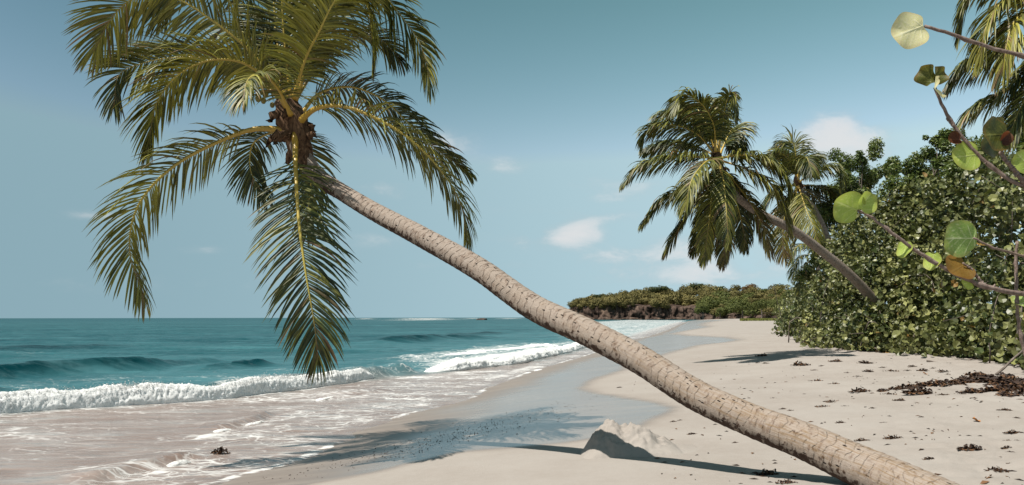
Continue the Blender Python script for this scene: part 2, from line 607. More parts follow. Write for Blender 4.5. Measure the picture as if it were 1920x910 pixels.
M_FROND = leaf_material('palm_leaflet', (0.010, 0.026, 0.006), (0.235, 0.220, 0.036), (0.17, 0.105, 0.050), 0.48, 0.12, (0.30, 0.28, 0.03), 0.4)
M_GRAPE = leaf_material('sea_grape_leaf', (0.040, 0.060, 0.016), (0.30, 0.305, 0.110), (0.26, 0.15, 0.04), 0.42, 0.14, (0.30, 0.36, 0.05), 0.38)
M_FINE = leaf_material('small_leaf', (0.048, 0.076, 0.020), (0.15, 0.18, 0.045), (0.22, 0.17, 0.05), 0.42, 0.22, (0.22, 0.30, 0.04), 0.45)
M_WOOD_T = leaf_material('woodland_leaf', (0.135, 0.130, 0.040), (0.33, 0.275, 0.095), (0.27, 0.13, 0.055), 0.7, 0.12, (0.2, 0.2, 0.05), 0.2)

# --- midrib
M_RIB, t = new_mat('frond_midrib')
v = t.n('ShaderNodeAttribute', attribute_name='var')
sp = t.n('ShaderNodeSeparateColor', {'Color': v.outputs['Color']})
c = t.mix(sp.outputs[0], (0.42, 0.27, 0.045), (0.36, 0.33, 0.07))
c = t.mix(t.step(sp.outputs[1], 0.5, 0.95), c, (0.16, 0.09, 0.045))
p = bsdf(t, Base_Color=c, Roughness=0.42)
out(t, p.outputs[0])

# --- palm bark; uv attribute: r = metres along, g = angle 0..1, b = side (1 underneath)
M_BARK, t = new_mat('palm_bark')
v = t.n('ShaderNodeAttribute', attribute_name='uvw')
sp = t.n('ShaderNodeSeparateXYZ', {'Vector': v.outputs['Vector']})
ll, ca, sa = sp.outputs
co = t.n('ShaderNodeTexCoord').outputs['Object']
cv = t.n('ShaderNodeCombineXYZ', {0: ll, 1: ca, 2: sa}).outputs[0]
ring_w = t.noise(t.mapping(cv, scale=(1.2, 0.55, 0.55)), 1.3, 2)
rph = t.math('ADD', t.math('MULTIPLY', ll, 12.5), t.math('MULTIPLY', ring_w, 2.6))
ringc = t.math('FRACT', rph)
ringid = t.n('ShaderNodeTexWhiteNoise', {'W': t.math('FLOOR', rph)}, noise_dimensions='1D').outputs[0]
old = t.attr('old')
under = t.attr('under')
gate = t.noise(t.mapping(cv, scale=(2.5, 1.2, 1.2)), 2.0, 4, 0.6)
line = t.math('MULTIPLY', t.step(ringc, 0.0, 0.15, 1.0, 0.0), t.step(gate, 0.38, 0.56))
band = t.noise(t.mapping(cv, scale=(16.0, 1.1, 1.1)), 1.5, 5, 0.62, 0.3)      # smears that run round the stem
blot = t.noise(t.mapping(cv, scale=(4.0, 1.6, 1.6)), 1.6, 5, 0.62, 0.4)
grain = t.noise(t.mapping(cv, scale=(7, 16, 16)), 1.5, 4, 0.65)               # lengthwise fibre
c = t.mix(t.step(grain, 0.30, 0.72), (0.48, 0.375, 0.30), (0.64, 0.535, 0.45))
c = t.mix(t.math('MULTIPLY', ringid, 0.35), c, (0.66, 0.575, 0.51))
c = t.mix(t.math('MULTIPLY', t.step(band, 0.50, 0.66), 0.62), c, (0.27, 0.175, 0.125))
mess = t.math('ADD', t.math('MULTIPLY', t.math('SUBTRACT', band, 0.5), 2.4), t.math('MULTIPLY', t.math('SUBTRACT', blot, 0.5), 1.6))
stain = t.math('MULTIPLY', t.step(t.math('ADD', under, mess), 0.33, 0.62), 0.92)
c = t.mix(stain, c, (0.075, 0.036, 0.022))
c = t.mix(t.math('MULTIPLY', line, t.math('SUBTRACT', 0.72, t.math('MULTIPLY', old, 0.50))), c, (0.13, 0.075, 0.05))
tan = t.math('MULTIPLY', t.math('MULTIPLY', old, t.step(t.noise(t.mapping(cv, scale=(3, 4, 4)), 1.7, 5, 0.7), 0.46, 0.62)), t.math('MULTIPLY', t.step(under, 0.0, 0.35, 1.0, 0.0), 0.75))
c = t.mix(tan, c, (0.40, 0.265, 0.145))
vc = t.n('ShaderNodeTexVoronoi', {'Vector': t.mapping(cv, scale=(4.0, 6.0, 6.0)), 'Scale': 1.6}, feature='DISTANCE_TO_EDGE')
crack = t.math('MULTIPLY', t.math('MULTIPLY', t.step(vc.outputs['Distance'], 0.0, 0.06, 1.0, 0.0), t.step(gate, 0.50, 0.60)), t.math('MULTIPLY', old, 0.12))
c = t.mix(crack, c, (0.10, 0.055, 0.035))
vh = t.n('ShaderNodeTexVoronoi', {'Vector': t.mapping(cv, scale=(8.0, 2.8, 2.8)), 'Scale': 1.5, 'Randomness': 1.0})
hole = t.math('MULTIPLY', t.step(vh.outputs['Distance'], 0.17, 0.25, 1.0, 0.0),
              t.step(t.n('ShaderNodeSeparateColor', {'Color': vh.outputs['Color']}).outputs[0], 0.44, 0.46))
hole = t.math('MULTIPLY', hole, t.step(t.noise(cv, 1.5, 2), 0.45, 0.53))
c = t.mix(hole, c, (0.014, 0.007, 0.004))
h = t.math('SUBTRACT', t.math('ADD', t.math('MULTIPLY', grain, 0.35), t.math('MULTIPLY', band, 0.6)), t.math('ADD', t.math('MULTIPLY', line, 0.7), t.math('ADD', hole, t.math('MULTIPLY', crack, .4))))
p = bsdf(t, Base_Color=c, Roughness=0.85, Specular_IOR_Level=0.2, Normal=bump(t, h, 0.8, 0.012))
out(t, p.outputs[0])

# --- fibre / husk
M_FIBRE, t = new_mat('palm_fibre')
co = t.n('ShaderNodeTexCoord').outputs['Object']
nn = t.noise(t.mapping(co, scale=(30, 30, 6)), 1.0, 5, 0.7)
c = t.mix(t.step(nn, 0.3, 0.7), (0.05, 0.026, 0.016), (0.24, 0.145, 0.085))
p = bsdf(t, Base_Color=c, Roughness=0.9, Specular_IOR_Level=0.15, Normal=bump(t, nn, 0.9, 0.02))
out(t, p.outputs[0])
M_NUT, t = new_mat('coconut_husk')
p = bsdf(t, Base_Color=(0.22, 0.17, 0.03), Roughness=0.45)
out(t, p.outputs[0])

# --- grey twig
M_TWIG, t = new_mat('grey_twig')
co = t.n('ShaderNodeTexCoord').outputs['Object']
nn = t.noise(co, 45, 5, 0.7)
c = t.mix(t.step(nn, 0.35, 0.7), (0.17, 0.115, 0.095), (0.36, 0.275, 0.235))
p = bsdf(t, Base_Color=c, Roughness=0.7, Specular_IOR_Level=0.25, Normal=bump(t, nn, 0.7, 0.006))
out(t, p.outputs[0])
M_TWIG_D, t = new_mat('shrub_stem')
co = t.n('ShaderNodeTexCoord').outputs['Object']
c = t.mix(t.step(t.noise(co, 9, 4), 0.35, 0.7), (0.10, 0.075, 0.06), (0.27, 0.22, 0.185))
p = bsdf(t, Base_Color=c, Roughness=0.85)
out(t, p.outputs[0])

# --- big foreground leaf: vein attribute painted per vertex from leaf anatomy
def big_leaf_mat(name, blade, blade2, vein, back, dry=0.0):
    mt, t = new_mat(name)
    co = t.n('ShaderNodeTexCoord').outputs['Object']
    nz = t.noise(co, 22, 5, 0.65); n2 = t.noise(co, 60, 3, 0.6)
    c = t.mix(t.step(nz, 0.35, 0.68), blade, blade2)
    c = t.mix(t.math('MULTIPLY', t.step(n2, 0.66, 0.72), 0.7), c, (0.10, 0.05, 0.02))
    edge = t.attr('edge')
    c = t.mix(t.math('MULTIPLY', t.step(t.math('ADD', edge, t.math('MULTIPLY', t.math('SUBTRACT', nz, 0.5), 0.8)), 0.72, 1.05), 0.35 + dry), c, (0.26, 0.13, 0.04))
    c = t.mix(t.attr('vein'), c, vein)
    p = bsdf(t, Base_Color=c, Roughness=0.42, Specular_IOR_Level=0.35, Normal=bump(t, n2, 0.25, 0.003))
    tr = t.n('ShaderNodeBsdfTranslucent', {'Color': t.mix(0.4, c, back)})
    mx = t.n('ShaderNodeMixShader', {0: 0.42, 1: p.outputs[0], 2: tr.outputs[0]})
    out(t, mx.outputs[0])
    return mt


ML_CREAM = big_leaf_mat('cream_leaf', (0.62, 0.60, 0.30), (0.74, 0.68, 0.46), (0.80, 0.78, 0.55), (0.70, 0.68, 0.30))
ML_LIME = big_leaf_mat('lime_leaf', (0.27, 0.37, 0.07), (0.38, 0.46, 0.11), (0.55, 0.60, 0.25), (0.50, 0.62, 0.08))
ML_GREEN = big_leaf_mat('green_leaf', (0.14, 0.24, 0.06), (0.26, 0.33, 0.12), (0.62, 0.64, 0.40), (0.36, 0.50, 0.07))
ML_OLIVE = big_leaf_mat('olive_leaf', (0.075, 0.095, 0.02), (0.15, 0.15, 0.03), (0.30, 0.29, 0.08), (0.28, 0.28, 0.03), 0.25)
ML_DARK = big_leaf_mat('dark_leaf', (0.030, 0.048, 0.014), (0.06, 0.08, 0.02), (0.10, 0.11, 0.03), (0.12, 0.15, 0.02))
ML_RUST = big_leaf_mat('rust_leaf', (0.26, 0.13, 0.025), (0.34, 0.22, 0.05), (0.32, 0.20, 0.06), (0.45, 0.25, 0.03), 0.35)
ML_RED = big_leaf_mat('red_leaf', (0.12, 0.035, 0.02), (0.22, 0.07, 0.03), (0.3, 0.15, 0.08), (0.3, 0.08, 0.02), 0.3)

# --- rock, headland soil, seaweed, grass
M_ROCK, t = new_mat('cliff_rock')
co = t.n('ShaderNodeTexCoord').outputs['Object']
r1 = t.noise(t.mapping(co, scale=(1, 1, 0.30)), 0.22, 7, 0.68, 0.4); r2 = t.noise(co, 0.05, 4, 0.6)
c = t.mix(t.step(r1, 0.38, 0.66), (0.045, 0.030, 0.024), (0.20, 0.140, 0.110))
c = t.mix(t.math('MULTIPLY', t.step(r2, 0.56, 0.70), 0.55), c, (0.33, 0.24, 0.17))
p = bsdf(t, Base_Color=c, Roughness=0.95, Specular_IOR_Level=0.1, Normal=bump(t, r1, 1.0, 1.5))
out(t, p.outputs[0])
M_SOIL, t = new_mat('hill_scrub')
co = t.n('ShaderNodeTexCoord').outputs['Object']
c = t.mix(t.step(t.noise(co, 0.25, 5), 0.35, 0.65), (0.06, 0.06, 0.02), (0.16, 0.12, 0.05))
p = bsdf(t, Base_Color=c, Roughness=1.0, Specular_IOR_Level=0.05)
out(t, p.outputs[0])
M_WEED, t = new_mat('dry_seaweed')
v = t.n('ShaderNodeAttribute', attribute_name='var')
sp = t.n('ShaderNodeSeparateColor', {'Color': v.outputs['Color']})
c = t.mix(t.step(sp.outputs[0], 0.35, 1.0), (0.024, 0.012, 0.008), (0.17, 0.085, 0.038))
p = bsdf(t, Base_Color=c, Roughness=0.7, Specular_IOR_Level=0.3)
out(t, p.outputs[0])
M_ORANGE, t = new_mat('fallen_leaf')
p = bsdf(t, Base_Color=(0.52, 0.22, 0.06), Roughness=0.6)
out(t, p.outputs[0])
M_GRASS, t = new_mat('far_grass')
co = t.n('ShaderNodeTexCoord').outputs['Object']
c = t.mix(t.noise(co, 0.3, 4), (0.10, 0.12, 0.03), (0.24, 0.24, 0.07))
p = bsdf(t, Base_Color=c, Roughness=1.0, Specular_IOR_Level=0.05)
out(t, p.outputs[0])

# every colour above was mixed for exposure 0; the film exposure is +0.7, so the real reflectances are these fractions of it
for mt_, k_ in ((M_SAND, .565), (M_SEA, .60), (M_FOAM, .92), (M_FROND, .92), (M_GRAPE, .66), (M_FINE, 1.0), (M_WOOD_T, .46), (M_RIB, .95), (M_BARK, .43), (M_FIBRE, .7),
                (M_NUT, .7), (M_TWIG, .62), (M_TWIG_D, .6), (M_ROCK, .6), (M_SOIL, .6), (M_WEED, .8), (M_ORANGE, .7), (M_GRASS, .65), (ML_CREAM, 1.05), (ML_LIME, .95),
                (ML_GREEN, 1.15), (ML_OLIVE, .7), (ML_DARK, .7), (ML_RUST, .6), (ML_RED, .45)):
    for nd in mt_.node_tree.nodes:
        ss = ()
        if nd.type == 'MIX':
            ss = (nd.inputs[6], nd.inputs[7])
        elif nd.type in ('BSDF_DIFFUSE', 'BSDF_TRANSLUCENT'):
            ss = (nd.inputs['Color'],)
        elif nd.type == 'BSDF_PRINCIPLED':
            ss = (nd.inputs['Base Color'],)
        for q_ in ss:
            if not q_.is_linked:
                v_ = q_.default_value
                q_.default_value = (v_[0] * k_, v_[1] * k_, v_[2] * k_, 1)

# ------------------------------------------------------------------ polar sheets
def polar_angles(lo, hi, fine, full=True):
    a = list(np.arange(lo, hi + 1e-6, fine))
    if full:
        b = []
        st = fine; x = a[-1]
        while True:
            st = min(st * 1.5, 6.0); x += st
            if x >= a[0] + 360 - 3:
                break
            b.append(x)
        # thin steps again before closing
        a = a + b
    return np.radians(np.array(a))


def polar_grid(ang, rad, closed):
    A, Rr = np.meshgrid(ang, rad)
    X = np.sin(A) * Rr; Y = np.cos(A) * Rr
    nr, na = A.shape
    i = np.arange(nr - 1)[:, None] * na
    j = np.arange(na if closed else na - 1)[None, :]
    j2 = (j + 1) % na
    F = np.stack([i + j, i + j2, i + na + j2, i + na + j], -1).reshape(-1, 4)
    return X.ravel(), Y.ravel(), F


def geo(a, b, ratio):
    n = int(math.log(b / a) / math.log(ratio)) + 1
    return np.geomspace(a, b, n)


# --- beach
WET_EDGE = []
for q in [(470, 955), (590, 908), (700, 888), (790, 867), (860, 850), (960, 842), (1060, 833), (1150, 818), (1215, 800), (1262, 778),
          (1278, 764), (1240, 752), (1180, 744), (1130, 736), (1108, 727), (1118, 714), (1150, 703), (1180, 694), (1190, 684), (1225, 672),
          (1258, 664), (1310, 649), (1370, 642), (1398, 637), (1370, 632), (1300, 629), (1270, 625), (1300, 619), (1340, 613), (1325, 609), (1335, 604), (1372, 600.5)]:
    g = ground(*q)
    WET_EDGE.append((g.x, g.y))
WET_EDGE = np.array([(-6.2, -14), (-5.0, -4), (-3.6, 3.0)] + WET_EDGE + [(400, 2500)])
WET_POLY = np.vstack([WET_EDGE, [[-9000, 9000], [-9000, -14]]])

ang = polar_angles(-36, 36, 0.08)
rad = np.concatenate([[0.6, 1.2, 1.8, 2.4], geo(2.9, 60, 1.0105), geo(61, 2500, 1.025)[1:]])
X, Y, F = polar_grid(ang, rad, True)
Z = beach_z(X, Y)
s = shore_s(X, Y)
dw = np.abs(pl_dist(X, Y, WET_EDGE)) * np.where(in_poly(X, Y, WET_POLY), 1, -1)
soft = 0.05 + 0.012 * np.hypot(X, Y)
wetv = sstep(-0.6, 1.0, (dw + 0.10 * fbm2(X * 1.4, Y * 1.4, 3, 5)) / soft / 1.5)
# thin tongues of older damp sand further along the beach
keep = (s > -4.0)
km = keep[F].any(axis=1)
Fk = F[km]
used = np.unique(Fk)
remap = np.full(len(X), -1); remap[used] = np.arange(len(used))
me = mk_mesh('beach', np.stack([X, Y, Z], 1)[used], remap[Fk], M_SAND, True, {'wet': wetv[used], 'sheen': sstep(.2, 1.8, s + .9 * fbm2(X * .5, Y * .35, 3, 6))[used]})
link('beach', me, kind='structure')

# --- sea
BREAK = poly([(-600, 835), (-200, 788), (0, 772), (200, 758), (400, 746), (560, 727), (700, 706), (790, 700), (860, 692), (940, 684), (1020, 669),
              (1085, 655), (1130, 643), (1180, 628), (1230, 614), (1270, 604)])
BREAK = np.vstack([BREAK, [BREAK[-1] + np.array([300, 700])]])

# (points on the sea plane, height, width in front, width behind, foam in front face, taper at both ends)
WAVES = [
    ([(-300, 800), (0, 773), (200, 760), (400, 747), (560, 728), (640, 717), (705, 708)], .36, .35, 1.6, 0.0, (0, .04)),
    ([(690, 711), (730, 705), (800, 699)], .34, .35, 1.4, 0.0, (.15, .25)),
    ([(-300, 728), (-100, 716), (0, 709), (100, 703), (200, 699), (300, 692), (400, 683), (500, 676)], .46, .85, 2.0, 0.0, (0, .45)),
    ([(-300, 765), (-100, 750), (0, 744), (90, 733)], .34, .8, 1.2, 0.0, (0, .4)),
    ([(390, 697), (470, 691), (560, 682)], .30, .7, 1.8, 0.0, (.3, .4)),
    ([(200, 737), (260, 733), (330, 728)], .14, .5, 1.0, 0.0, (.3, .4)),
    ([(700, 648), (770, 644), (860, 639), (960, 633)], .50, 1.6, 3.5, 0.0, (.25, .35)),
    ([(820, 634), (900, 631), (1000, 626)], .30, 2.0, 3.5, 0.0, (.3, .3)),
    ([(-200, 663), (0, 660), (150, 655), (300, 652)], .22, 2.5, 4, 0.0, (.2, .3)),
    ([(790, 698), (860, 692), (940, 684), (1020, 668), (1085, 653)], .28, .5, 3.0, 0.0, (.1, .2)),
    ([(380, 814), (440, 803), (490, 790), (525, 772)], .10, .15, .6, 0.0, (.3, .2)),
    ([(640, 745), (700, 738), (760, 731)], .09, .3, .9, 0.0, (.3, .3)),
    ([(150, 914), (230, 894), (310, 874), (400, 852)], .10, .15, .6, 0.0, (.2, .2)),
    ([(1100, 640), (1160, 626), (1220, 612)], .35, 1.5, 6.0, 0.0, (.2, .3)),
]


def patch(x, y, pts, soft):
    P = poly(pts)
    d = np.full(x.shape, 1e9)
    for i in range(len(P)):
        ax, ay = P[i]; bx, by = P[(i + 1) % len(P)]
        dx, dy = bx - ax, by - ay
        tq = np.clip(((x - ax) * dx + (y - ay) * dy) / (dx * dx + dy * dy + 1e-9), 0, 1)
        d = np.minimum(d, np.hypot(x - ax - tq * dx, y - ay - tq * dy))
    d = np.where(in_poly(x, y, P), d, -d)
    return sstep(-soft, soft, d)


ang = polar_angles(-36, 21, 0.085)
rad = np.concatenate([[4.0, 5.0, 6.0], geo(6.8, 75, 1.0078), geo(76, 400, 1.014)[1:], geo(401, 40000, 1.05)[1:]])
X, Y, F = polar_grid(ang, rad, True)
s = shore_s(X, Y)
keep = s < 0.9
Fk = F[keep[F].any(axis=1)]
used = np.unique(Fk)
remap = np.full(len(X), -1); remap[used] = np.arange(len(used))
X = X[used]; Y = Y[used]; s = s[used]; F = remap[Fk]
R_ = np.hypot(X, Y)
b = pl_dist(X, Y, BREAK)
offs = -b                                                   # metres seaward of the breaker line
fade = 1.0 / (1.0 + (R_ / 260.0) ** 2)
sea_amt = sstep(-0.5, 2.5, offs)
chop = 0.16 * fbm2(X * 0.35 + 0.25 * Y, Y * 0.85, 4, 40) + 0.07 * np.abs(fbm2(X * 1.2, Y * 2.6, 3, 44))
Z = chop * fade * (0.12 + 0.88 * sea_amt) + 0.25 * fbm2(X * 0.05, Y * 0.13, 3, 50) * sea_amt * sstep(30, 90, R_) * fade
Z = Z * sstep(-0.05, 1.6, -s)
teal = np.zeros_like(X); milk = np.zeros_like(X)
for k, (pts, A, wf, wb, fo, tp) in enumerate(WAVES):
    P = poly(pts)
    near = (X > P[:, 0].min() - 12) & (X < P[:, 0].max() + 12) & (Y > P[:, 1].min() - 12) & (Y < P[:, 1].max() + 12)
    x = X[near]; y = Y[near]
    d, tt = pl_dist(x, y, P, True)
    d = d + 0.35 * wf * fbm2(x * 0.5, y * 0.5, 2, 60 + k)
    env = np.minimum(sstep(0, tp[0], tt) if tp[0] else 1, sstep(0, tp[1], 1 - tt) if tp[1] else 1)
    env = env * np.where(np.abs(d) > 11, 0, 1) * (0.90 + 0.28 * fbm2(tt * 7 + k, tt * 0, 2, 80 + k))
    # d > 0 on the shoreward side; crest lies half a front width behind the base line
    prof = np.where(d > -wf, np.clip(1 - (d + wf) / (1.4 * wf), 0, 1) ** 1.4, np.exp(-((d + wf) / wb) ** 2))
    Z[near] = np.maximum(Z[near], 0) * (1 - 0.5 * prof * env) + np.minimum(Z[near], 0) + A * prof * env
    if k in (2, 3, 4, 6, 7, 8):
        teal[near] = np.maximum(teal[near], 1.25 * (prof ** .7) * env * np.where(d > -wf * 1.25, 1, 0.35))
foam = np.zeros_like(X)
lowf = fbm2(X * 0.35, Y * 0.7, 3, 90)
# brown wash between breaker and sand: scraps of lace
wash = sstep(0.0, 1.2, b) * sstep(-0.1, 0.5, -s)
foam += wash * (0.41 + 0.50 * lowf)
foam = np.maximum(foam, 0.80 * sstep(0.16, 0.02, np.abs(s + 0.10 + 0.05 * fbm2(X * 2.5, Y * 2.5, 2, 92))) * sstep(-0.25, 0.15, fbm2(X * 0.7, Y * 0.7, 2, 93)))
PATCH = [
    ([(-300, 830), (0, 785), (200, 768), (400, 754), (600, 730), (705, 712), (705, 706), (400, 744), (0, 768), (-300, 800)], .30, 0.60),
    ([(700, 712), (760, 706), (800, 702), (800, 697), (740, 700), (700, 706)], .4, 0.35),
    ([(792, 699), (860, 694), (940, 686), (1020, 671), (1092, 653), (1085, 641), (1000, 645), (900, 652), (800, 662), (735, 672), (760, 688)], 1.3, 0.66),
    ([(800, 697), (860, 691), (940, 683), (1020, 667), (1085, 652), (1075, 646), (960, 668), (860, 680), (790, 688)], 0.8, 0.95),
    ([(1105, 604), (1180, 600), (1290, 601), (1265, 612), (1235, 624), (1180, 637), (1120, 655), (1080, 662), (1080, 640)], 3.0, 0.70),
    ([(960, 703), (1020, 690), (1024, 684), (990, 686), (945, 697), (900, 712), (920, 716)], .35, 0.80),
    ([(440, 812), (510, 800), (560, 782), (640, 765), (620, 755), (540, 770), (470, 790)], .35, 0.55),
    ([(340, 830), (440, 815), (440, 805), (370, 815)], .25, 0.7),
    ([(600, 812), (690, 795), (780, 768), (850, 752), (830, 745), (730, 768), (640, 790)], .3, 0.50),
    ([(560, 760), (640, 740), (760, 745), (850, 730), (800, 752), (660, 782)], .4, 0.46),
    ([(180, 915), (300, 880), (420, 852), (460, 880), (330, 905)], .25, 0.55),
    ([(740, 602), (860, 600), (850, 597.6), (740, 597.8)], 40, 0.75),
    ([(670, 600), (702, 599.5), (702, 597.8), (670, 598)], 25, 0.8),
    ([(868, 599), (905, 598.6), (900, 597.2), (868, 597.3)], 25, 0.75),
    ([(930, 599.5), (985, 598.8), (980, 597), (930, 597.2)], 25, 0.6),
    ([(0, 668), (120, 664), (120, 660), (0, 663)], 1.0, 0.18),
]
for pts, so, amt in PATCH:
    foam = np.maximum(foam, amt * patch(X, Y, pts, so))
# trailing foam streaks behind the first breaker
foam = np.maximum(foam, 0.40 * sstep(-2.5, -0.2, -offs) * sstep(-.5, .2, offs) * (1 + lowf))
foam = np.maximum(foam, 0.30 * sstep(14, 1, offs) * sstep(0, 2, offs) * (1 + 2.0 * fbm2(X * 0.12, Y * 0.5, 3, 97)))
milk = np.clip(sstep(20, 0, offs) * 0.55 + 0.35 * sstep(70, 10, offs) * (0.5 + fbm2(X * 0.06, Y * 0.16, 3, 99)), 0, 1) * (1 - teal)
reef = sstep(600, 800, R_) * foam
Z = Z + reef * (0.9 + 0.8 * fbm2(X * 0.05, Y * 0.02, 3, 101))
Z = Z + 0.03 * foam * fbm2(X * 3, Y * 5, 3, 103) * (R_ < 80)
shal = sstep(-0.6, 1.2, b + 0.6 * fbm2(X * 0.5, Y * 0.5, 3, 95))
me = mk_mesh('sea', np.stack([X, Y, Z], 1), F, M_SEA, True, {'foam': np.clip(foam, 0, 1), 'shal': shal, 'teal': np.clip(teal, 0, 1), 'milk': milk, 'far': sstep(250, 900, R_)})
link('sea', me, kind='structure')


# --- rolling white water (real lumps of foam on the breakers)
def foam_roll(pts, A, wid, name, seed, dirt=0.0, ends=(0.02, 0.1), drops=500, lump=0.10, step=0.03, envn=.32):
    P = poly(pts)
    P3 = np.hstack([P, np.zeros((len(P), 1))])
    L = np.linalg.norm(np.diff(P, axis=0), axis=1).sum()
    n = int(L / step)
    C, _ = catmull(P3, n)
    T = np.gradient(C, axis=0); T /= np.linalg.norm(T, axis=1, keepdims=True)
    Nn = np.stack([T[:, 1], -T[:, 0], np.zeros(n)], 1)        # to shore
    u = np.linspace(0, 1, n)
    env = np.ones(n)
    if ends[0]: env *= sstep(0, ends[0], u)
    if ends[1]: env *= sstep(0, ends[1], 1 - u)
    env = env * np.clip(0.90 + envn * fbm2(u * L * 0.55 * (2.2 if envn > .6 else 1), u * 0, 3, seed), .05, 1.05)
    wob = 0.45 * wid * fbm2(u * L * 0.45, u * 0 + 4, 3, seed + 5)
    q = np.linspace(0, 1, 26)
    # profile: toe -> bulging face -> crest -> back under the water
    fx = np.interp(q, [0, .12, .35, .55, .7, 1], [.55, .62, .45, .10, -.35, -1.5])
    fz = np.interp(q, [0, .12, .35, .55, .7, 1], [-.15, .16, .66, .98, .85, -.25])
    pos = C[:, None, :] + Nn[:, None, :] * ((fx * wid)[None, :, None] * (0.4 + 0.6 * env)[:, None, None] + wob[:, None, None])
    pos[:, :, 2] += fz[None, :] * A * env[:, None] - 0.05 * (1 - env)[:, None]
    fl = pos.reshape(-1, 3)
    f1 = np.abs(fbm3(fl[:, 0] * 7.5, fl[:, 1] * 7.5, fl[:, 2] * 8, 2, seed + 9))
    f2 = fbm3(fl[:, 0] * 22, fl[:, 1] * 22, fl[:, 2] * 26, 3, seed + 13, 0.7)
    g1 = fbm3(fl[:, 0] * 1.9, fl[:, 1] * 1.9, fl[:, 2] * 2.6, 2, seed + 17)
    disp = (lump * (.85 * g1 + .22 * f1 + 0.46 * f2)).reshape(n, len(q)) * env[:, None] * sstep(0, .15, q)[None, :] * sstep(1.0, .8, q)[None, :]
    nz = np.interp(q, [0, .3, .55, 1], [.1, .4, 1.0, 1.0]); nx = np.interp(q, [0, .3, .55, 1], [.9, .9, .15, -.2])
    pos = pos + Nn[:, None, :] * (disp * nx[None, :])[:, :, None]
    pos[:, :, 2] += disp * nz[None, :]
    V = pos.reshape(-1, 3)
    m_ = len(q)
    i = np.arange(n - 1)[:, None] * m_; j = np.arange(m_ - 1)[None, :]
    Fq = np.stack([i + j, i + j + 1, i + m_ + j + 1, i + m_ + j], -1).reshape(-1, 4)
    bag = Bag(('dirt',))
    dv = np.tile(np.interp(q, [0, .12, .4, 1], [1, .6, .15, .1]), n) * dirt
    bag.add(V, Fq, dirt=dv)
    # thrown droplets
    rg = np.random.default_rng(seed)
    cl = rg.random(14)
    for k in range(drops):
        uu = np.clip(cl[rg.integers(14)] + rg.normal() * 0.03, 0.01, 0.985) if k % 3 else rg.random() * .97
        ii = int(uu * (n - 1))
        hgt = A * env[ii] * (0.78 + abs(rg.normal()) * 0.12)
        c = C[ii] + Nn[ii] * (wid * rg.uniform(-.5, .5) + wob[ii]) + np.array([0, 0, hgt])
        r = rg.uniform(.005, .017) * (A / .4) ** .5
        d = rg.normal(size=(4, 3)); d /= np.linalg.norm(d, axis=1, keepdims=True)
        bag.add(c + d * r, np.array([[0, 1, 2], [0, 2, 3], [0, 3, 1], [1, 3, 2]]), dirt=np.zeros(4))
    return link(name, bag.mesh(name, M_FOAM), kind='stuff')


foam_roll([(-330, 805), (-150, 788), (0, 775), (100, 768), (200, 761), (300, 755), (400, 748), (480, 739), (560, 729), (640, 718), (712, 707)],
          .44, .42, 'breaking_surf', 200, ends=(0, .09), drops=8000, lump=.12, step=.024)
foam_roll([(782, 700), (830, 696), (880, 691), (940, 684), (985, 676), (1030, 666), (1075, 655), (1120, 643)], .36, .7, 'white_water', 230, ends=(.06, .2), drops=700, lump=.16, step=.05)
foam_roll([(800, 676), (880, 668), (960, 661), (1060, 648)], .28, .9, 'white_water', 240, ends=(.25, .25), drops=300, lump=.16, step=.07)
SW = [([(385, 816), (420, 808), (455, 801)], .06, .14, .9), ([(430, 804), (470, 797), (500, 786)], .10, .16, .9), ([(130, 922), (190, 906), (240, 896)], .07, .18, .6), ([(215, 903), (265, 889), (310, 878)], .11, .16, .6),
      ([(290, 880), (330, 872), (365, 862)], .10, .17, .7), ([(350, 866), (380, 859), (412, 849)], .08, .13, .9), ([(570, 756), (600, 750), (635, 740)], .05, .14, .6),
      ([(955, 705), (1000, 697), (1026, 690)], .09, .25, .3), ([(640, 838), (680, 822), (720, 802)], .02, .07, .3)]
for k, (pts, A, wd, dt) in enumerate(SW):
    foam_roll(pts, A * .42, wd * .75, 'swash_foam', 250 + 7 * k, dirt=dt, ends=(.45, .4), drops=260, lump=.035, step=.012, envn=.9)

# --- dark rock awash far out
rg = np.random.default_rng(5)
def rock_mesh(name, rx, ry, rz, seed):
    import bmesh
    bm = bmesh.new()
    bmesh.ops.create_icosphere(bm, subdivisions=3, radius=1.0)
    V = np.array([v.co[:] for v in bm.verts]); Fc = np.array([[v.index for v in f.verts] for f in bm.faces])
    bm.free()
    V = V * (1 + 0.5 * fbm3(V[:, 0] * 1.5, V[:, 1] * 1.5, V[:, 2] * 1.5, 3, seed))[:, None] * np.array([rx, ry, rz])
    return mk_mesh(name, V, Fc, M_ROCK, True)
px_, py_ = sea_pt(905, 600.2)
link('awash_rock', rock_mesh('awash_rock', 4.2, 2.2, 1.0, 9), loc=(px_, py_, 0.25), label="tiny dark rock awash just below the horizon left of the big trunk", category="rock")

# ------------------------------------------------------------------ headland
OUTL = np.array([(1040, 600), (1058, 580), (1068, 573), (1078, 566), (1088, 559), (1115, 553), (1140, 549), (1166, 549), (1187, 544), (1208, 545), (1234, 539), (1258, 543),
                 (1268, 542), (1281, 546), (1289, 538), (1302, 533), (1322, 533), (1338, 534), (1376, 537), (1401, 535), (1427, 539), (1458, 534), (1487, 531), (1600, 530)])
CLIFF = np.array([(1040, 594), (1058, 580), (1072, 576), (1100, 573), (1150, 574), (1200, 575), (1250, 574), (1290, 575), (1310, 584), (1340, 590), (1480, 592), (1600, 592)])


def front_Y(px):
    return np.interp(px, [1040, 1290, 1320, 1400, 1480, 1600], [640, 610, 560, 500, 430, 400])


def zat(px, py, Y):
    return W(px, py, Y).z


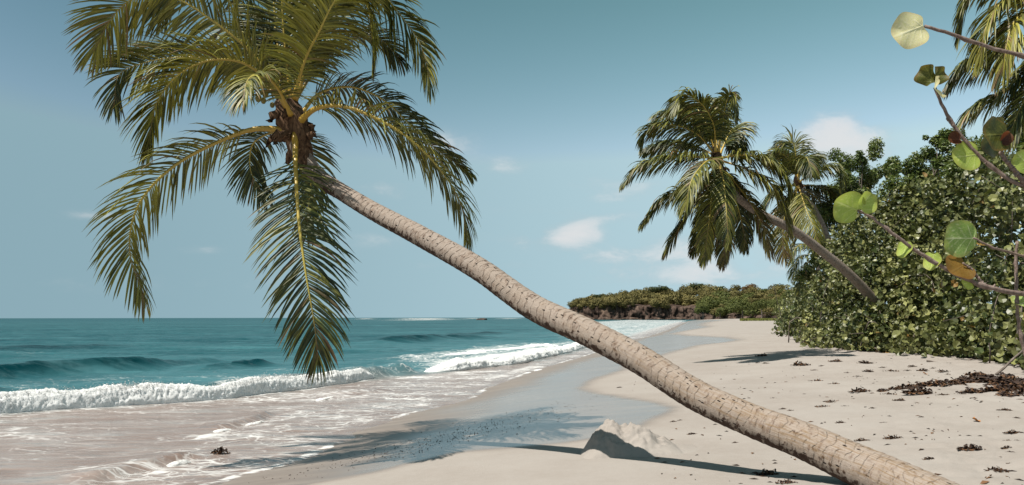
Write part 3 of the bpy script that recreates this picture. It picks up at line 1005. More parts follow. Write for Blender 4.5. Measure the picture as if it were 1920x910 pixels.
nu, nv = 240, 40
upx = np.linspace(1050, 1640, nu)
V = []
for px in upx:
    Y0 = float(front_Y(px))
    ct = np.interp(px, CLIFF[:, 0], CLIFF[:, 1]); ol = np.interp(px, OUTL[:, 0], OUTL[:, 1])
    hc = max(zat(px, ct, Y0), 0.8)
    for k in range(nv):
        q = k / (nv - 1)
        if q < 0.5:
            a = q / 0.5
            Yk = Y0 + 5 * a; z = -1.0 + (hc + 1.0) * a
        else:
            a = (q - 0.5) / 0.5
            Yk = Y0 + 5 + 190 * a
            hh = max(zat(px, ol + 16, Y0 + 130) - 3.5, hc * 0.8)
            z = hc + (hh - hc) * math.sin(min(a / 0.7, 1) * math.pi / 2) if a < 0.75 else hc + (hh - hc) * (1 - (a - .75) / .25) - 8 * (a - .75) / .25
        p_ = W(px, 500, Yk)
        V.append((p_.x, Yk, z))
V = np.array(V)
q = np.tile(np.linspace(0, 1, nv), nu)
rugged = fbm3(V[:, 0] * 0.16, V[:, 1] * 0.16, V[:, 2] * 0.05, 4, 300, 0.6)
V[:, 1] += np.where(q < .56, rugged * 9.0, 0) * sstep(0, 0.05, q)
V[:, 0] += np.where(q < .56, 3.0 * fbm3(V[:, 0] * 0.2, V[:, 1] * 0.2 + 9, V[:, 2] * 0.3, 3, 310), 0)
V[:, 2] += np.where((q > .03) & (q < .6), 1.6 * fbm2(V[:, 0] * .12, V[:, 1] * .02, 3, 320), 0)
i = np.arange(nu - 1)[:, None] * nv; j = np.arange(nv - 1)[None, :]
F = np.stack([i + j, i + nv + j, i + nv + j + 1, i + j + 1], -1).reshape(-1, 4)
mi = np.where(np.tile(np.arange(nv - 1), nu - 1) < 22, 0, 1)
link('headland', mk_mesh('headland', V, F, [M_ROCK, M_SOIL], True, None, mi), kind='structure')

# low rock spit at the very tip and boulders at the foot of the cliff
for k, (px, py, rx, rz) in enumerate([(1062, 590, 10, 5.5), (1072, 597, 8, 2.2), (1098, 598, 7, 1.8), (1135, 598, 6, 1.8), (1180, 598.2, 7, 1.5), (1232, 598.5, 5, 1.4), (1268, 598.2, 6, 1.6)]):
    Yk = float(front_Y(px)) - 3
    p_ = W(px, 598, Yk)
    lab = ["dark rock mass at the outer tip of the headland", "low dark boulder beside the rock mass at the headland tip",
           None, None, None, None, None][k]
    o = link('cliff_boulder', rock_mesh('cliff_boulder', rx, rx * .6, rz, 330 + k), loc=(p_.x, Yk, 0.3), category='boulder',
             label=lab or "low dark boulder at the waterline under the middle of the brown cliff")
    if not lab:
        o['group'] = 'boulders along the foot of the cliff'


def crown_mesh(name, seed, n=1700, rx=1.0, rz=0.75, leaf=.125, mat=None, dry=0.0):
    """rounded far-off tree: short trunk, lobed crown of many small leaf faces"""
    rg = np.random.default_rng(seed)
    bag = Bag(('var',))
    nl = 13
    lob = []
    for k in range(nl):
        a = rg.uniform(0, 2 * np.pi); rr = rg.uniform(.15, .68) * rx
        lob.append((rr * math.cos(a), rr * math.sin(a), rg.uniform(-.25, .55) * rz + (1 - rr / rx) * .25, rg.uniform(.30, .46)))
    per = n // nl
    for lx, ly, lz, lr in lob:
        d = rg.normal(size=(per, 3)); d /= np.linalg.norm(d, axis=1, keepdims=True)
        c = np.array([lx, ly, lz]) + d * lr * rg.uniform(.72, 1.08, (per, 1))
        nrm = d + rg.normal(size=(per, 3)) * .28; nrm /= np.linalg.norm(nrm, axis=1, keepdims=True)
        a = np.cross(nrm, rg.normal(size=(per, 3))); a /= np.linalg.norm(a, axis=1, keepdims=True)
        bb = np.cross(nrm, a)
        sz = leaf * rg.uniform(.5, 1.2, (per, 1))
        V = np.stack([c - a * sz * .5, c + bb * sz * .55, c + a * sz * .5, c - bb * sz * .55], 1).reshape(-1, 3)
        Fq = np.arange(per * 4).reshape(-1, 4)
        tone = rg.random()
        var = np.repeat(np.stack([np.clip(tone * .6 + rg.random(per) * .5, 0, 1), np.full(per, dry) * rg.random(per) * 1.3, rg.random(per) * .8 + .1 * tone], 1), 4, axis=0)
        bag.add(V, Fq, 0, var=var)
    V, Fs = tube(np.array([[0, 0, -1.35], [.03, .02, -.6], [0, .03, .2]]), [.09, .06, .03], 6)
    bag.add(V, Fs, 1, var=np.zeros((len(V), 3)))
    return bag.mesh(name, [mat or M_WOOD_T, M_TWIG_D], False)


CROWNS = [crown_mesh('woodland_tree', 400 + k, dry=(0.0, 0.0, .35, 0, .2)[k]) for k in range(5)]
M_DARKWOOD = leaf_material('dark_woodland_leaf', (0.020, 0.030, 0.010), (0.045, 0.055, 0.016), (0.08, 0.05, 0.02), 0.7, 0.1, (0.1, 0.12, 0.03), 0.2)
M_RUSTWOOD = leaf_material('rusty_woodland_leaf', (0.08, 0.048, 0.02), (0.13, 0.08, 0.03), (0.17, 0.085, 0.035), 0.7, 0.1, (0.2, 0.12, 0.04), 0.2)
M_LUSHWOOD = leaf_material('lush_woodland_leaf', (0.032, 0.045, 0.012), (0.105, 0.115, 0.030), (0.17, 0.12, 0.035), 0.7, 0.12, (0.2, 0.25, 0.04), 0.2)
CR_DARK = crown_mesh('woodland_tree', 410, mat=M_DARKWOOD)
CR_RUST = crown_mesh('woodland_tree', 411, mat=M_RUSTWOOD)
CR_LUSH = [crown_mesh('woodland_tree', 412 + k, mat=M_LUSHWOOD) for k in range(2)]


def far_tree(me, px, py, Y, rpx, label, group=None, squash=1.0):
    c = W(px, py, Y)
    r = rpx * Y / FPX
    o = link('woodland_tree', me, loc=c, label=label, category='tree')
    if group: o['group'] = group
    o.scale = (r * random.uniform(.9, 1.15), r * random.uniform(.9, 1.15), r * .95 * squash)
    o.rotation_euler = (0, 0, random.uniform(0, 6.28))
    return o


far_tree(CR_DARK, 1236, 546, 700, 22, "dark green tree standing proud on the headland skyline", squash=.55)
far_tree(CR_DARK, 1310, 541, 690, 17, "dark crowned tree at the highest bump of the headland skyline", squash=.7)
far_tree(CR_DARK, 1461, 541, 640, 12, "dark round tree on the skyline where the wood meets the shrubs", squash=.9)
far_tree(CR_RUST, 1405, 543, 660, 20, "rust brown crowned tree on the headland skyline", squash=.6)
far_tree(CR_DARK, 1125, 559, 690, 14, "dark tree on the falling skyline above the cliff tip", squash=.6)
GRP = 'trees covering the headland'
for v in np.linspace(1, 0, 7):
    px = 1078 + random.uniform(0, 14)
    while px < 1500:
        ct = np.interp(px, CLIFF[:, 0], CLIFF[:, 1]); ol = np.interp(px, OUTL[:, 0], OUTL[:, 1])
        rp = random.uniform(13, 25)
        if px < 1110:
            rp *= .72
        yy = (ct - 2) * (1 - v) + (ol + rp * .8) * v + random.uniform(-4, 2.5)
        Yk = float(front_Y(px)) + 6 + 115 * v
        if px < 1300:
            me_ = random.choice(CROWNS); lab = "olive green tree crowded on the headland above the brown cliff"; g = GRP
        elif v < .5 and random.random() < .75:
            me_ = random.choice(CR_LUSH); lab = "green tree low in the wood at the far end of the beach"; g = 'low trees at the far end of the beach'
        else:
            me_ = random.choice(CROWNS + CR_LUSH[:1]); lab = "olive brown tree high in the wood right of the cliff"; g = 'upper trees right of the cliff'
        if not (1195 < px < 1300 and v < .12 and random.random() < .6):
            far_tree(me_, px, yy, Yk, rp, lab, g, random.uniform(.75, 1.05))
        px += rp * random.uniform(.95, 1.35)
# bushes that come down onto the far beach
for px, py, r, l in [(1318, 583, 15, "green bush on the sand below the wood where the cliff ends"), (1350, 585, 9, "small green bush beside the far end of the beach sand"),
                     (1392, 577, 17, "broad green bush in front of the wood behind the far grass strip"), (1428, 576, 19, "deep green bush left of the sea grape hedge in front of the wood"),
                     (1462, 572, 15, "yellow green bush touching the far end of the sea grape hedge")]:
    far_tree(random.choice(CR_LUSH), px, py, float(front_Y(px)) - 25, r, l, None, 1.0)
for px, py, r in [(1478, 585, 15)]:
    far_tree(CR_LUSH[1], px, py, 150, r, "rounded bush on the sand at the tip of the sea grape hedge", None, .9)

# grass strip on the far beach
rg = np.random.default_rng(12)
bag = Bag()
for k in range(2600):
    px = rg.uniform(1388, 1475); Yk = rg.uniform(200, 330)
    p_ = W(px, 596, Yk); z0 = bz(p_.x, Yk)
    hgt = rg.uniform(.25, .6)
    a = rg.uniform(0, 6.28); wd = .25
    bag.add([(p_.x - wd * math.cos(a), Yk - wd * math.sin(a), z0 - .05), (p_.x + wd * math.cos(a), Yk + wd * math.sin(a), z0 - .05),
             (p_.x + rg.normal() * .15, Yk + rg.normal() * .15, z0 + hgt)], [[0, 1, 2]])
link('far_grass', bag.mesh('far_grass', M_GRASS, False), kind='stuff')


# ------------------------------------------------------------------ palms
def leaflet(P0, D, L, w0, Tdir, grav, wind, rg, K=5, curl=0.0):
    """one narrow folded leaflet: rows of left, fold, right; returns V, F, along"""
    pts = [P0]; dirs = [D]
    st = L / K
    d = D.copy(); p_ = P0.copy()
    for k in range(K):
        g = grav * (0.35 + 1.1 * (k / K))
        d = d + np.array([wind[0], wind[1], wind[2] - g]) * (1.0 / K)
        d /= np.linalg.norm(d)
        p_ = p_ + d * st
        pts.append(p_.copy()); dirs.append(d.copy())
    V = []; al = []
    for k in range(K):
        dd = dirs[k]
        wv = Tdir - dd * np.dot(Tdir, dd)
        nn = np.linalg.norm(wv)
        wv = wv / nn if nn > .15 else np.cross(dd, np.array([0.3, 0.2, 0.9]))
        wv = wv / np.linalg.norm(wv)
        up = np.cross(wv, dd)
        u = k / K
        wd = w0 * np.interp(u, [0, .15, .4, .75, 1], [.5, .9, 1, .75, .1])
        c = pts[k]
        V += [c - wv * wd * .5 - up * wd * .18, c + up * wd * .12, c + wv * wd * .5 - up * wd * .18]
        al += [u, u, u]
    V.append(pts[-1]); al.append(1.0)
    F4 = []
    for k in range(K - 1):
        a = k * 3; b_ = a + 3
        F4 += [[a, a + 1, b_ + 1, b_], [a + 1, a + 2, b_ + 2, b_ + 1]]
    e = (K - 1) * 3
    return np.array(V), [np.array(F4), np.array([[e, e + 1, e + 3], [e + 1, e + 2, e + 3]])], np.array(al)


def frond(parent, origin, pts, lmax=.68, n=56, twist=(0, 0), grav=.9, wind=(0, 0, 0), side=None, hue=.35, dry=.1, w0=.034,
          rib=.022, start=.14, spread=58, lift=12, seed=0, singles=0, K=5, tipdry=.4, name='frond'):
    rg = np.random.default_rng(seed)
    N = 44
    C, L = catmull(np.array([tuple(p_) for p_ in pts]), N)
    T = np.gradient(C, axis=0); T /= np.linalg.norm(T, axis=1, keepdims=True)
    if side is None:
        h_ = C[int(N * .6)] - C[0]; h_[2] = 0
        if np.linalg.norm(h_) < 1e-3: h_ = np.array([0, -1.0, 0])
        side = np.cross(h_, [0, 0, 1.0])
    side = np.array(side, float); side /= np.linalg.norm(side)
    rb = Bag(('var',))
    u = np.linspace(0, 1, N)
    r = rib * np.interp(u, [0, .06, .2, .6, 1], [1.9, 1.25, .85, .45, .12])
    V, Fs = tube(C, r, 6)
    va = np.concatenate([np.repeat(u, 6), [0, 1]])
    rb.add(V, Fs, 0, var=np.stack([va, np.clip(va * 1.25 - .35 + dry * .6, 0, 1), va * 0], 1))
    org = np.array(C[0])
    fo = link(name, rb.mesh(name, [M_RIB]), parent=parent, loc=tuple(org - np.array(origin)))
    fo.data.transform(Matrix.Translation(-Vector(org)))
    bag = Bag(('var',))
    tone = rg.random() * .3
    made = []
    for sgn in (-1, 1):
        for k in range(n):
            uu = start + (1 - start) * ((k + rg.uniform(-.25, .25)) / n)
            uu = min(max(uu, start), .995)
            f = uu * (N - 1); i0 = min(int(f), N - 2); fr_ = f - i0
            P0 = C[i0] * (1 - fr_) + C[i0 + 1] * fr_
            t_ = T[i0] * (1 - fr_) + T[i0 + 1] * fr_; t_ /= np.linalg.norm(t_)
            S = side - t_ * np.dot(side, t_); S /= np.linalg.norm(S) + 1e-9
            Nn = np.cross(S, t_)
            tw = math.radians(twist[0] + (twist[1] - twist[0]) * uu)
            S2 = S * math.cos(tw) + Nn * math.sin(tw)
            N2 = np.cross(S2, t_)
            q_ = (uu - start) / (1 - start)
            ang_ = math.radians(np.interp(q_, [0, .3, .8, 1], [spread + 12, spread, spread - 16, 12]) + rg.normal() * 5)
            lf = math.radians(lift + rg.normal() * 8)
            D = t_ * math.cos(ang_) + (S2 * sgn * math.cos(lf) + N2 * math.sin(lf)) * math.sin(ang_)
            LL = lmax * np.interp(q_, [0, .12, .35, .7, .9, 1], [.55, .85, 1.0, .86, .62, .42]) * rg.uniform(.88, 1.08)
            if rg.random() < .05: LL *= rg.uniform(.4, .8)
            V, Fs, al = leaflet(P0, D / np.linalg.norm(D), LL, w0 * rg.uniform(.8, 1.15), t_, grav * rg.uniform(.7, 1.35), wind, rg, K)
            hv = np.clip(hue * 1.1 - .02 + tone + rg.normal() * .27, 0, 1)
            dl = dry + .3 * abs(rg.normal()) * (rg.random() < .25) + max(0, q_ - .75) * tipdry * 1.6
            g_ = np.clip(dl + np.maximum(0, al - .80) * 2.2 * rg.uniform(0, 1.3), 0, 1)
            var = np.stack([np.full(len(V), hv), g_, np.full(len(V), rg.random())], 1)
            made.append((LL, V, Fs, var, P0))
    order = np.argsort([-q[0] for q in made])
    single = set(order[:singles].tolist()) if singles else set()
    for k, (LL, V, Fs, var, P0) in enumerate(made):
        if k in single:
            sb = Bag(('var',)); sb.add(V, Fs, 0, var=var)
            link('leaflet', sb.mesh('leaflet', [M_FROND], origin=tuple(P0)), parent=fo, loc=tuple(P0 - org))
        else:
            bag.add(V, Fs, 0, var=var)
    link('leaflets', bag.mesh('leaflets', [M_FROND], origin=tuple(org)), parent=fo, kind='stuff')
    return fo


def palm_trunk(parent, origin, pts, diam, seed, nring=520, sides=40, ring=0.09, relief=1.0, mess=1.0):
    C, L = catmull(np.array([tuple(p_) for p_ in pts]), nring)
    dd = np.interp(np.linspace(0, 1, nring), np.linspace(0, 1, len(diam)), diam)
    # diameters are given at the control points: re-parametrise by arc length of the control points
    cp = np.array([tuple(p_) for p_ in pts]); cl = np.concatenate([[0], np.cumsum(np.linalg.norm(np.diff(cp, axis=0), axis=1))])
    sl = np.linspace(0, 1, nring) * cl[-1]
    dd = np.interp(sl, cl, diam)
    T, B, N = frames(C)
    a = np.linspace(0, 2 * np.pi, sides, endpoint=False)
    ca, sa = np.cos(a), np.sin(a)
    S_, A_ = np.meshgrid(sl, np.arange(sides), indexing='ij')
    CA = ca[A_]; SA = sa[A_]
    ph = S_ / ring + 0.35 * fbm3(S_ * .8, CA * .5, SA * .5, 2, seed) + .12 * fbm3(S_ * 6, CA * 3, SA * 3, 2, seed + 1)
    fr_ = ph - np.floor(ph)
    lip = np.where(fr_ < .12, fr_ / .12, 1 - (fr_ - .12) / .88)          # a scar lip then a slow slope
    rr = dd[:, None] * .5 * (1 + relief * (.026 * (lip - .5) + .05 * fbm3(S_ * 1.1, CA, SA, 3, seed + 3) + .022 * fbm3(S_ * 14, CA * 4, SA * 4, 3, seed + 7)))
    pos = C[:, None, :] + rr[:, :, None] * (ca[None, :, None] * B[:, None, :] + sa[None, :, None] * N[:, None, :])
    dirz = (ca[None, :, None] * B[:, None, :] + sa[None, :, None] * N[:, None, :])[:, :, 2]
    V = pos.reshape(-1, 3)
    i = np.arange(nring - 1)[:, None] * sides; j = np.arange(sides)[None, :]; j2 = (j + 1) % sides
    F = np.stack([i + j, i + j2, i + sides + j2, i + sides + j], -1).reshape(-1, 4)
    rep = dd[:, None] / .25
    uvw = np.stack([S_ + 0 * CA, CA * rep, SA * rep], -1).reshape(-1, 3)
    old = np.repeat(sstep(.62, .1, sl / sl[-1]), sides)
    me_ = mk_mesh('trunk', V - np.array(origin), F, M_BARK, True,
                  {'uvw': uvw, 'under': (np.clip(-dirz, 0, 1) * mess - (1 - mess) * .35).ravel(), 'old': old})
    return link('trunk', me_, parent=parent)


def crown_heart(parent, origin, c, axis, r, seed, nuts=True, husks=14):
    """brown fibrous sheath the fronds grow from, ragged husks round it and young nuts"""
    rg = np.random.default_rng(seed)
    axis = np.array(axis, float); axis /= np.linalg.norm(axis)
    o_ = np.array(origin)
    C = np.array(c)[None, :] + axis[None, :] * np.linspace(-2.2, 1.6, 16)[:, None] * r * 1.6  # low end wraps the upper trunk, its dark fibre standing in for shade there
    V, Fs = tube(C, r * np.interp(np.linspace(0, 1, 16), [0, .3, .6, .85, 1], [.62, .78, 1.1, .8, .3]), 14)
    V = V + (np.array(V) - np.array(c)) * (.35 * fbm3(V[:, 0] * 9, V[:, 1] * 9, V[:, 2] * 9, 3, seed))[:, None]
    b_ = Bag(); b_.add(V, Fs)
    link('crown_sheath', b_.mesh('crown_sheath', [M_FIBRE], origin=origin), parent=parent)
    for k in range(husks):
        a = rg.uniform(0, 6.28)
        B = np.cross(axis, [0.3, .9, .1]); B /= np.linalg.norm(B); N = np.cross(axis, B)
        out_ = B * math.cos(a) + N * math.sin(a)
        p0 = np.array(c) + axis * rg.uniform(-2.0, 1.0) * r + out_ * r * .9
        d = out_ * rg.uniform(.5, 1.0) + axis * rg.uniform(-.4, .6) + np.array([0, 0, -.35])
        L = r * rg.uniform(.7, 1.5)
        Cc = np.array([p0, p0 + d * L * .4, p0 + d * L * .75 + np.array([0, 0, -.10 * L]), p0 + d * L + np.array([0, 0, -.35 * L])])
        V, Fs = tube(Cc, [r * .22, r * .30, r * .2, r * .03], 6)
        V = V + r * .18 * rg.normal(size=V.shape) * .6
        b_ = Bag(); b_.add(V, Fs)
        link('husk', b_.mesh('husk', [M_FIBRE], origin=origin), parent=parent)
    if nuts:
        for k in range(5):
            import bmesh
            bm = bmesh.new(); bmesh.ops.create_icosphere(bm, subdivisions=2, radius=1)
            V = np.array([v.co[:] for v in bm.verts]); Fc = np.array([[v.index for v in f.verts] for f in bm.faces]); bm.free()
            rr = r * rg.uniform(.15, .25)
            pos = np.array(c) + np.array([-r * rg.uniform(.9, 2.2), -r * rg.uniform(.0, 1.4), r * rg.uniform(.7, 2.2)])
            V = V * np.array([1, 1, 1.25]) * rr + pos
            b_ = Bag(); b_.add(V, Fc)
            link('coconut', b_.mesh('coconut', [M_NUT], origin=origin), parent=parent)


# --- the big leaning palm
D0 = 8.3
g0 = ground(1745, 925)
TR = [(1880, 1012, g0.y - .50), (1810, 975, g0.y - .20), (1750, 942, g0.y), (1695, 913, g0.y + .18), (1600, 869, g0.y + .48), (1500, 824, g0.y + .80), (1400, 785, g0.y + 1.12),
      (1300, 738, g0.y + 1.45), (1200, 675, g0.y + 1.82), (1100, 623, g0.y + 2.2), (1000, 576, g0.y + 2.6), (900, 506, g0.y + 3.0), (800, 449, g0.y + 3.4),
      (700, 396, g0.y + 3.8), (640, 360, g0.y + 4.05), (600, 335, g0.y + 4.2), (572, 300, g0.y + 4.3), (556, 262, g0.y + 4.36), (550, 235, g0.y + 4.4)]
D0 = g0.y + 4.4
BK = D0 / 8.3
DIA = [122, 110, 98, 88, 77, 67, 60, 57, 54, 52, 49, 45, 40, 35, 32, 34, 34, 34, 30]
TRW = [W(*q) for q in TR]
base = Vector((TRW[1].x, TRW[1].y, bz(TRW[1].x, TRW[1].y)))
big = empty('coconut_palm', base, "big coconut palm leaning low over the sand across the foreground toward the sea", "palm tree")
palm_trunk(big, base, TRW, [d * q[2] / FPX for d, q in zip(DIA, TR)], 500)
HC = W(549, 232, D0)
crown_heart(big, base, HC, (TRW[-1] - TRW[-3]), .15 * BK, 510)


def FP(lst, Yc, k=1.0):
    return [W(x, y, Yc + dy * k) for x, y, dy in lst]


WIND = (-.10, 0, 0)
BIG = [
    # hanging front
    dict(p=[(553, 250, -.10), (555, 330, -.40), (561, 420, -.62), (573, 510, -.72), (588, 598, -.72), (597, 676, -.62)], side=(1, .15, 0), lmax=.70, n=50, grav=.75, spread=62, hue=.12, dry=.02,
         singles=100, lift=-4, start=.17, tipdry=.65, rib=.026),
    # low left
    dict(p=[(536, 245, -.05), (480, 242, -.15), (405, 268, -.25), (318, 318, -.30), (258, 388, -.28), (243, 470, -.2), (270, 556, -.1)], lmax=.72, n=50, grav=1.15, twist=(-12, -38), hue=.34, dry=.08, singles=100,
         start=.16, spread=60, tipdry=.3, rib=.026),
    # right front
    dict(p=[(558, 232, -.05), (592, 204, -.25), (640, 199, -.38), (705, 222, -.45), (770, 262, -.45), (825, 318, -.38), (862, 378, -.28), (876, 440, -.2)], lmax=.70, n=50, grav=1.15, twist=(15, 38), hue=.34, dry=.06,
         singles=100, start=.13, spread=60, tipdry=.2, rib=.026),
    # right dark behind it
    dict(p=[(560, 220, .05), (600, 175, .25), (655, 163, .38), (715, 185, .42), (765, 230, .40), (812, 275, .35), (872, 318, .3)], lmax=.62, n=60, grav=1.0, twist=(10, 30), hue=.05, dry=.02, spread=55),
    # left mid, arched, pale
    dict(p=[(540, 205, -.15), (500, 150, -.35), (455, 118, -.50), (395, 113, -.58), (335, 140, -.58), (293, 195, -.5), (279, 272, -.4)], lmax=.70, n=64, grav=1.2, twist=(-20, -32), hue=.48, dry=.12, spread=58, tipdry=.35),
    # left, further back
    dict(p=[(540, 200, .15), (470, 140, .35), (400, 112, .45), (330, 108, .5), (270, 118, .5), (224, 140, .45), (214, 200, .4)], lmax=.66, n=56, grav=.9, twist=(-8, -50), hue=.10, dry=.04, spread=55),
    dict(p=[(538, 195, .3), (470, 130, .6), (390, 100, .8), (310, 92, .9), (240, 98, .95), (185, 120, .95)], lmax=.5, n=46, grav=.6, twist=(0, -15), hue=.15, dry=.30, spread=48, tipdry=.5),
    # upper left, out of the frame and down again
    dict(p=[(542, 190, .0), (474, 102, -.1), (400, 40, -.2), (326, -4, -.25), (262, -8, -.25), (212, 30, -.2), (176, 98, -.15)], lmax=.80, n=68, grav=.75, twist=(-10, -65), hue=.42, dry=.12, spread=60, tipdry=.3),
    dict(p=[(545, 185, .2), (500, 70, .25), (450, 0, .25), (385, -38, .2), (330, -25, .15), (300, 30, .1)], lmax=.66, n=56, grav=1.0, twist=(-10, -30), hue=.36, dry=.10, spread=58),
    # upright ones
    dict(p=[(546, 190, .05), (534, 80, .0), (529, 0, -.05), (532, -90, -.1), (545, -180, -.2)], side=(1, -.2, 0), lmax=.72, n=64, grav=.45, hue=.12, dry=.0, spread=62, start=.1),
    dict(p=[(542, 185, .15), (518, 70, .3), (513, 0, .4), (500, -80, .5), (470, -160, .6)], side=(1, .3, 0), lmax=.68, n=60, grav=.5, hue=.10, dry=.0, spread=60, start=.1),
    dict(p=[(550, 185, -.1), (575, 105, -.25), (597, 62, -.35), (630, -2, -.45), (680, -60, -.5), (740, -70, -.5)], lmax=.70, n=62, grav=1.0, twist=(10, 15), hue=.45, dry=.08, spread=56, start=.1),
    dict(p=[(553, 190, .15), (590, 90, .3), (632, 10, .4), (690, -30, .42), (748, 25, .42), (790, 88, .4), (808, 160, .36)], lmax=.66, n=62, grav=1.05, twist=(12, 35), hue=.30, dry=.06, spread=56),
    dict(p=[(552, 188, .0), (590, 95, -.05), (628, 15, -.1), (662, -25, -.12), (688, 10, -.12), (697, 70, -.1), (700, 118, -.08)], lmax=.62, n=58, grav=1.0, twist=(8, 25), hue=.35, dry=.16, spread=54, tipdry=.5),
    dict(p=[(552, 190, .25), (600, 120, .6), (650, 75, .85), (705, 70, 1.0), (750, 110, 1.05)], lmax=.62, n=54, grav=1.0, twist=(5, 20), hue=.03, dry=.0, spread=55),
    dict(p=[(548, 185, .4), (570, 80, .9), (600, 0, 1.3), (640, -50, 1.6)], lmax=.66, n=50, grav=.8, hue=.02, dry=.0, spread=58),
    dict(p=[(545, 190, .4), (500, 110, .95), (455, 60, 1.35), (410, 40, 1.6)], lmax=.66, n=50, grav=.8, hue=.05, dry=.0, spread=58),
    # small dark ones behind, below the heart
    dict(p=[(540, 245, .2), (500, 252, .6), (472, 275, .9), (470, 320, 1.0), (498, 372, 1.0)], lmax=.55, n=44, grav=.9, twist=(0, -20), hue=.05, dry=.03, spread=52),
    dict(p=[(553, 250, .25), (575, 262, .6), (585, 310, .85), (580, 370, .95), (575, 440, .95)], lmax=.5, n=44, grav=.7, side=(1, 0, 0), hue=.02, dry=.15, spread=50),
    # toward the camera, left
    dict(p=[(545, 215, -.2), (520, 165, -.55), (490, 140, -.95), (465, 150, -1.3), (455, 190, -1.55)], lmax=.50, n=44, grav=1.15, hue=.42, dry=.10, spread=56, twist=(0, -20)),
]
for k, fd in enumerate(BIG):
    fd = dict(fd)
    fd['lmax'] *= BK * .93
    fd['n'] = int(fd['n'] * 1.9)
    fd['grav'] *= 1.1
    if 'rib' in fd: fd['rib'] *= BK
    frond(big, base, FP(fd.pop('p'), D0, BK), seed=600 + k, wind=fd.pop('wind', WIND), w0=.0215 * BK, **fd)


def small_palm(name, label, trunk, diam, heart, Yc, fronds, seed, n=44, lmax=.85, K=4, hr=.16, w0=.046, wind=(-.25, 0, 0)):
    TW = [W(*q) for q in trunk]
    TW[0].z = min(TW[0].z, bz(TW[0].x, TW[0].y)) - .1
    b0 = Vector((TW[0].x, TW[0].y, bz(TW[0].x, TW[0].y)))
    pr = empty(name, b0, label, 'palm tree')
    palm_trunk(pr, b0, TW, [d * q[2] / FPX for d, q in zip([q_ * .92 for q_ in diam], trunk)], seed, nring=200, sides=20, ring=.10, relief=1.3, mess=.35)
    crown_heart(pr, b0, W(heart[0], heart[1], Yc), TW[-1] - TW[-2], hr, seed + 5, nuts=False, husks=8)
    for k, fd in enumerate(fronds):
        fd = dict(fd)
        frond(pr, b0, FP(fd.pop('p'), Yc), seed=seed * 3 + k, n=int(n * 1.5), lmax=fd.pop('lmax', lmax), K=K, w0=w0, rib=.03, wind=fd.pop('wind', wind),
              grav=fd.pop('grav', 1.9), hue=fd.pop('hue', .22) * .72, dry=fd.pop('dry', .06), **fd)
    return pr


c2 = (1345, 300)
P2 = [
    dict(p=[(1342, 297, -.1), (1300, 294, -.6), (1241, 297, -.9), (1200, 312, -1.0), (1174, 338, -1.0)], hue=.2, twist=(-5, -30)),
    dict(p=[(1342, 293, .2), (1305, 275, .6), (1262, 268, .9), (1215, 278, 1.0)], hue=.08, twist=(0, -20)),
    dict(p=[(1341, 290, .0), (1305, 250, -.2), (1256, 234, -.3), (1214, 244, -.3), (1206, 268, -.3)], hue=.15, twist=(0, -25)),
    dict(p=[(1341, 285, .3), (1318, 231, .6), (1285, 208, .8), (1244, 212, .9), (1222, 235, .9)], hue=.1),
    dict(p=[(1342, 285, -.2), (1337, 231, -.5), (1312, 192, -.7), (1284, 178, -.8), (1262, 203, -.9)], hue=.25),
    dict(p=[(1347, 285, -.1), (1354, 235, -.3), (1362, 192, -.4), (1371, 172, -.45), (1381, 222, -.5)], hue=.2, lmax=.6),
    dict(p=[(1350, 290, .3), (1368, 250, .7), (1378, 240, .9), (1384, 285, 1.0)], hue=.03),
    dict(p=[(1345, 285, .5), (1340, 220, 1.2), (1345, 185, 1.7), (1352, 200, 2.2)], hue=.02),
    dict(p=[(1342, 285, .5), (1315, 215, 1.2), (1292, 195, 1.7), (1275, 225, 2.1)], hue=.02),
    dict(p=[(1340, 305, -.2), (1302, 342, -.5), (1245, 372, -.7), (1208, 414, -.7)], hue=.25, dry=.12, twist=(-10, -30)),
    dict(p=[(1342, 308, .2), (1317, 357, .2), (1281, 413, .2), (1250, 468, .3)], hue=.08, dry=.22, twist=(-10, -25)),
    dict(p=[(1343, 305, -.3), (1337, 345, -1.0), (1331, 405, -1.3), (1320, 488, -1.3)], side=(1, .1, 0), hue=.6, dry=.18, lmax=.8),
    dict(p=[(1347, 308, -.1), (1357, 367, -.4), (1361, 433, -.5), (1356, 492, -.5)], side=(1, .2, 0), hue=.2, dry=.38, lmax=.8),
    dict(p=[(1349, 308, .2), (1376, 367, .3), (1392, 423, .4), (1398, 462, .4)], side=(1, -.3, 0), hue=.05, dry=.28, lmax=.8),
    dict(p=[(1345, 310, .4), (1335, 370, .7), (1318, 430, .8), (1300, 470, .8)], side=(1, -.2, 0), hue=.02, dry=.1, lmax=.8),
    dict(p=[(1348, 297, -.3), (1393, 291, -.9), (1440, 300, -1.3), (1474, 335, -1.5), (1478, 362, -1.5)], hue=.3, twist=(5, 25), wind=(0, 0, 0)),
    dict(p=[(1348, 300, -.2), (1400, 318, -.7), (1448, 347, -1.0), (1474, 398, -1.1), (1480, 425, -1.1)], hue=.32, dry=.14, twist=(5, 25), wind=(0, 0, 0)),
    dict(p=[(1348, 305, .1), (1405, 378, .0), (1432, 428, .0), (1443, 468, .0)], hue=.35, dry=.4, twist=(5, 25), wind=(0, 0, 0)),
    dict(p=[(1346, 305, -.4), (1356, 335, -1.3), (1362, 395, -1.9), (1366, 455, -2.0)], side=(1, 0, 0), hue=.3, dry=.12, lmax=.75),
    dict(p=[(1343, 300, -.5), (1322, 305, -1.4), (1296, 340, -2.0), (1285, 390, -2.2)], hue=.4, dry=.08, twist=(0, -20)),
]
